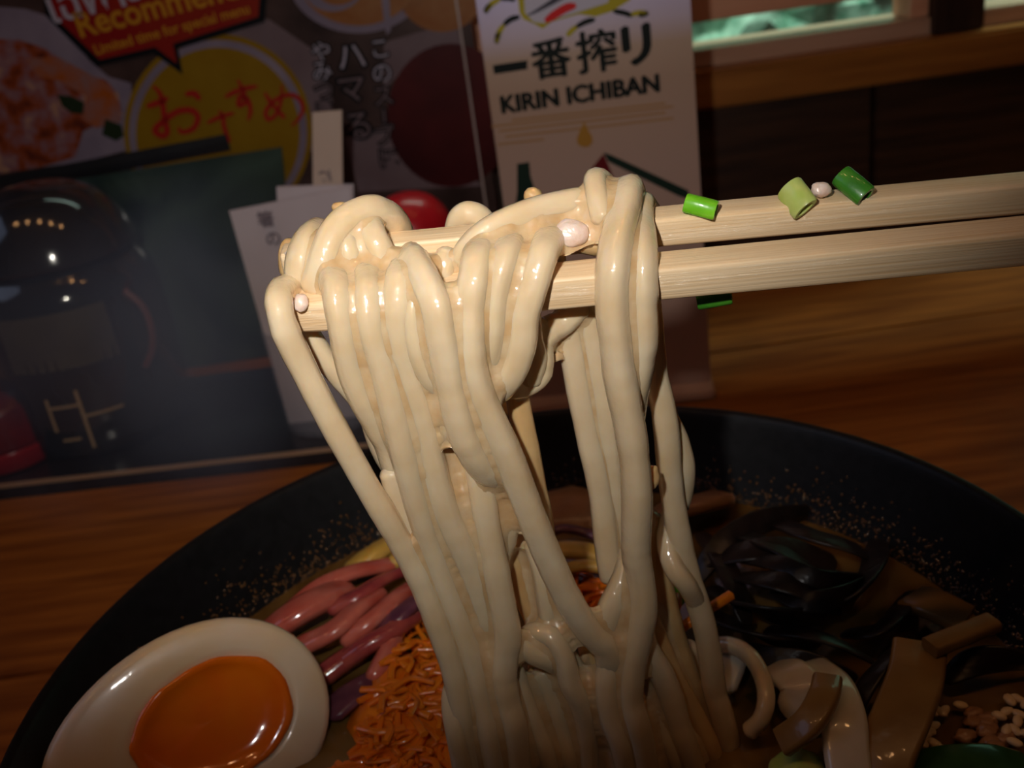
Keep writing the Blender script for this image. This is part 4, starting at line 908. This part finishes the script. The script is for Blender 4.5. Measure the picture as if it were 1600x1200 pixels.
# its cut top edge is notched
s2 = sleeve([(492, 660), (540, 655), (534, 172), (488, 176)], SY + .008, SY + .012, paper2, 'tall narrow tan chopstick sleeve rising above the wide one')
s3 = sleeve([(452, 655), (556, 645), (552, 288), (432, 292)], SY + .0035, SY + .0085, paper, 'second lavender sleeve tucked behind the wide one')
def onsleeve(par, Y, body, pts, size):
    for ch, (x, y) in zip(body, pts):
        V, F = text_mesh(ch, .02); c = pY(x, y, Y); f = size
        obj('lettering', [c + Vector((1, 0, 0)) * (v.x * f) + Vector((0, 0, 1)) * (v.y * f) for v in V], F, inkm, par, smooth=False)
onsleeve(s1, SY + .0012, '箸の', [(404, 354), (416, 384)], .0085)
onsleeve(s2, SY + .0100, '割箸', [(500, 284), (500, 318)], .0062)
# green seaweed packet standing at the back of the tray
gm = mat('green_packet', (.016, .030, .025), (.075, .12, .09), scale=14, rough=.22, detail=3, distortion=.8)
pk = empty("seaweed_packet", (-.16, .6065, .001)); tag(pk, 'dark green glossy packet with black folded top behind the jar', 'packet')
def pgrid(name, corners, Y, mt, puff, nu=24, nv=14):
    a, b, c, d = [pY(x, y, Y) for x, y in corners]; V, F = [], []
    if name == 'body': c.z = d.z = .001
    for s_ in (1, -1):
        for i in range(nu + 1):
            for j in range(nv + 1):
                u, v = i / nu, j / nv; p = a.lerp(b, u).lerp(d.lerp(c, u), v)
                t = puff * (16 * u * (1 - u) * v * (1 - v)) ** .6 + .0008 * noise.noise(Vector((u * 7, v * 5, 3)))
                V.append(p + Vector((0, -s_ * (t + .0009), 0)))
    o_ = (nu + 1) * (nv + 1)
    for s_ in (0, 1):
        for i in range(nu):
            for j in range(nv):
                k = s_ * o_ + i * (nv + 1) + j; F.append((k, k + nv + 1, k + nv + 2, k + 1))
    return obj(name, V, F, mt, pk)
pgrid('body', [(-40, 304), (440, 230), (470, 560), (40, 620)], .6065, gm, .0030)
pgrid('folded_top', [(-44, 284), (352, 210), (360, 234), (-40, 308)], .603, M['black'], .001, 16, 3)

# ------------------------------------------------------------------ steam drifting up from the bowl
st = bpy.data.materials.new('steam'); st.use_nodes = True; nt = st.node_tree; nt.nodes.remove(nt.nodes['Principled BSDF'])
vs = nt.nodes.new('ShaderNodeVolumeScatter'); vs.inputs['Color'].default_value = (.60, .68, 1, 1); tc = nt.nodes.new('ShaderNodeTexCoord'); nz = nt.nodes.new('ShaderNodeTexNoise')
nz.inputs['Scale'].default_value = 9; nz.inputs['Detail'].default_value = 2; nz.inputs['Distortion'].default_value = .6
rp = nt.nodes.new('ShaderNodeValToRGB'); rp.color_ramp.elements[0].position = .36; rp.color_ramp.elements[1].position = .7
ml = nt.nodes.new('ShaderNodeMath'); ml.operation = 'MULTIPLY'; ml.inputs[1].default_value = 17.0
nt.links.new(tc.outputs['Object'], nz.inputs['Vector']); nt.links.new(nz.outputs[0], rp.inputs[0]); nt.links.new(rp.outputs[0], ml.inputs[0]); 
v1 = nt.nodes.new('ShaderNodeVectorMath'); v1.operation = 'SUBTRACT'; v1.inputs[1].default_value = (.5, .5, .5); v2 = nt.nodes.new('ShaderNodeVectorMath'); v2.operation = 'LENGTH'
mr = nt.nodes.new('ShaderNodeMapRange'); mr.interpolation_type = 'SMOOTHSTEP'; mr.inputs['From Min'].default_value = .08; mr.inputs['From Max'].default_value = .5; mr.inputs['To Min'].default_value = 1; mr.inputs['To Max'].default_value = 0
m2 = nt.nodes.new('ShaderNodeMath'); m2.operation = 'MULTIPLY'
nt.links.new(tc.outputs['Generated'], v1.inputs[0]); nt.links.new(v1.outputs[0], v2.inputs[0]); nt.links.new(v2.outputs['Value'], mr.inputs['Value']); nt.links.new(mr.outputs[0], m2.inputs[0]); nt.links.new(ml.outputs[0], m2.inputs[1]); nt.links.new(m2.outputs[0], vs.inputs['Density']); nt.links.new(vs.outputs[0], nt.nodes['Material Output'].inputs['Volume'])
V, F = lathe([(.0005, -1.0), (.4, -.92), (.72, -.7), (.94, -.34), (1, 0), (.94, .34), (.72, .7), (.4, .92), (.0005, 1.0)], (0, 0, 0), 40)
stc = pY(215, 560, .37)
o = obj('steam', [(stc.x + v[0] * .14, .37 + v[1] * .055, stc.z + v[2] * .088) for v in V], F, st)
tag(o, 'thin bluish steam drifting above the table before the jar', 'steam', kind='stuff')
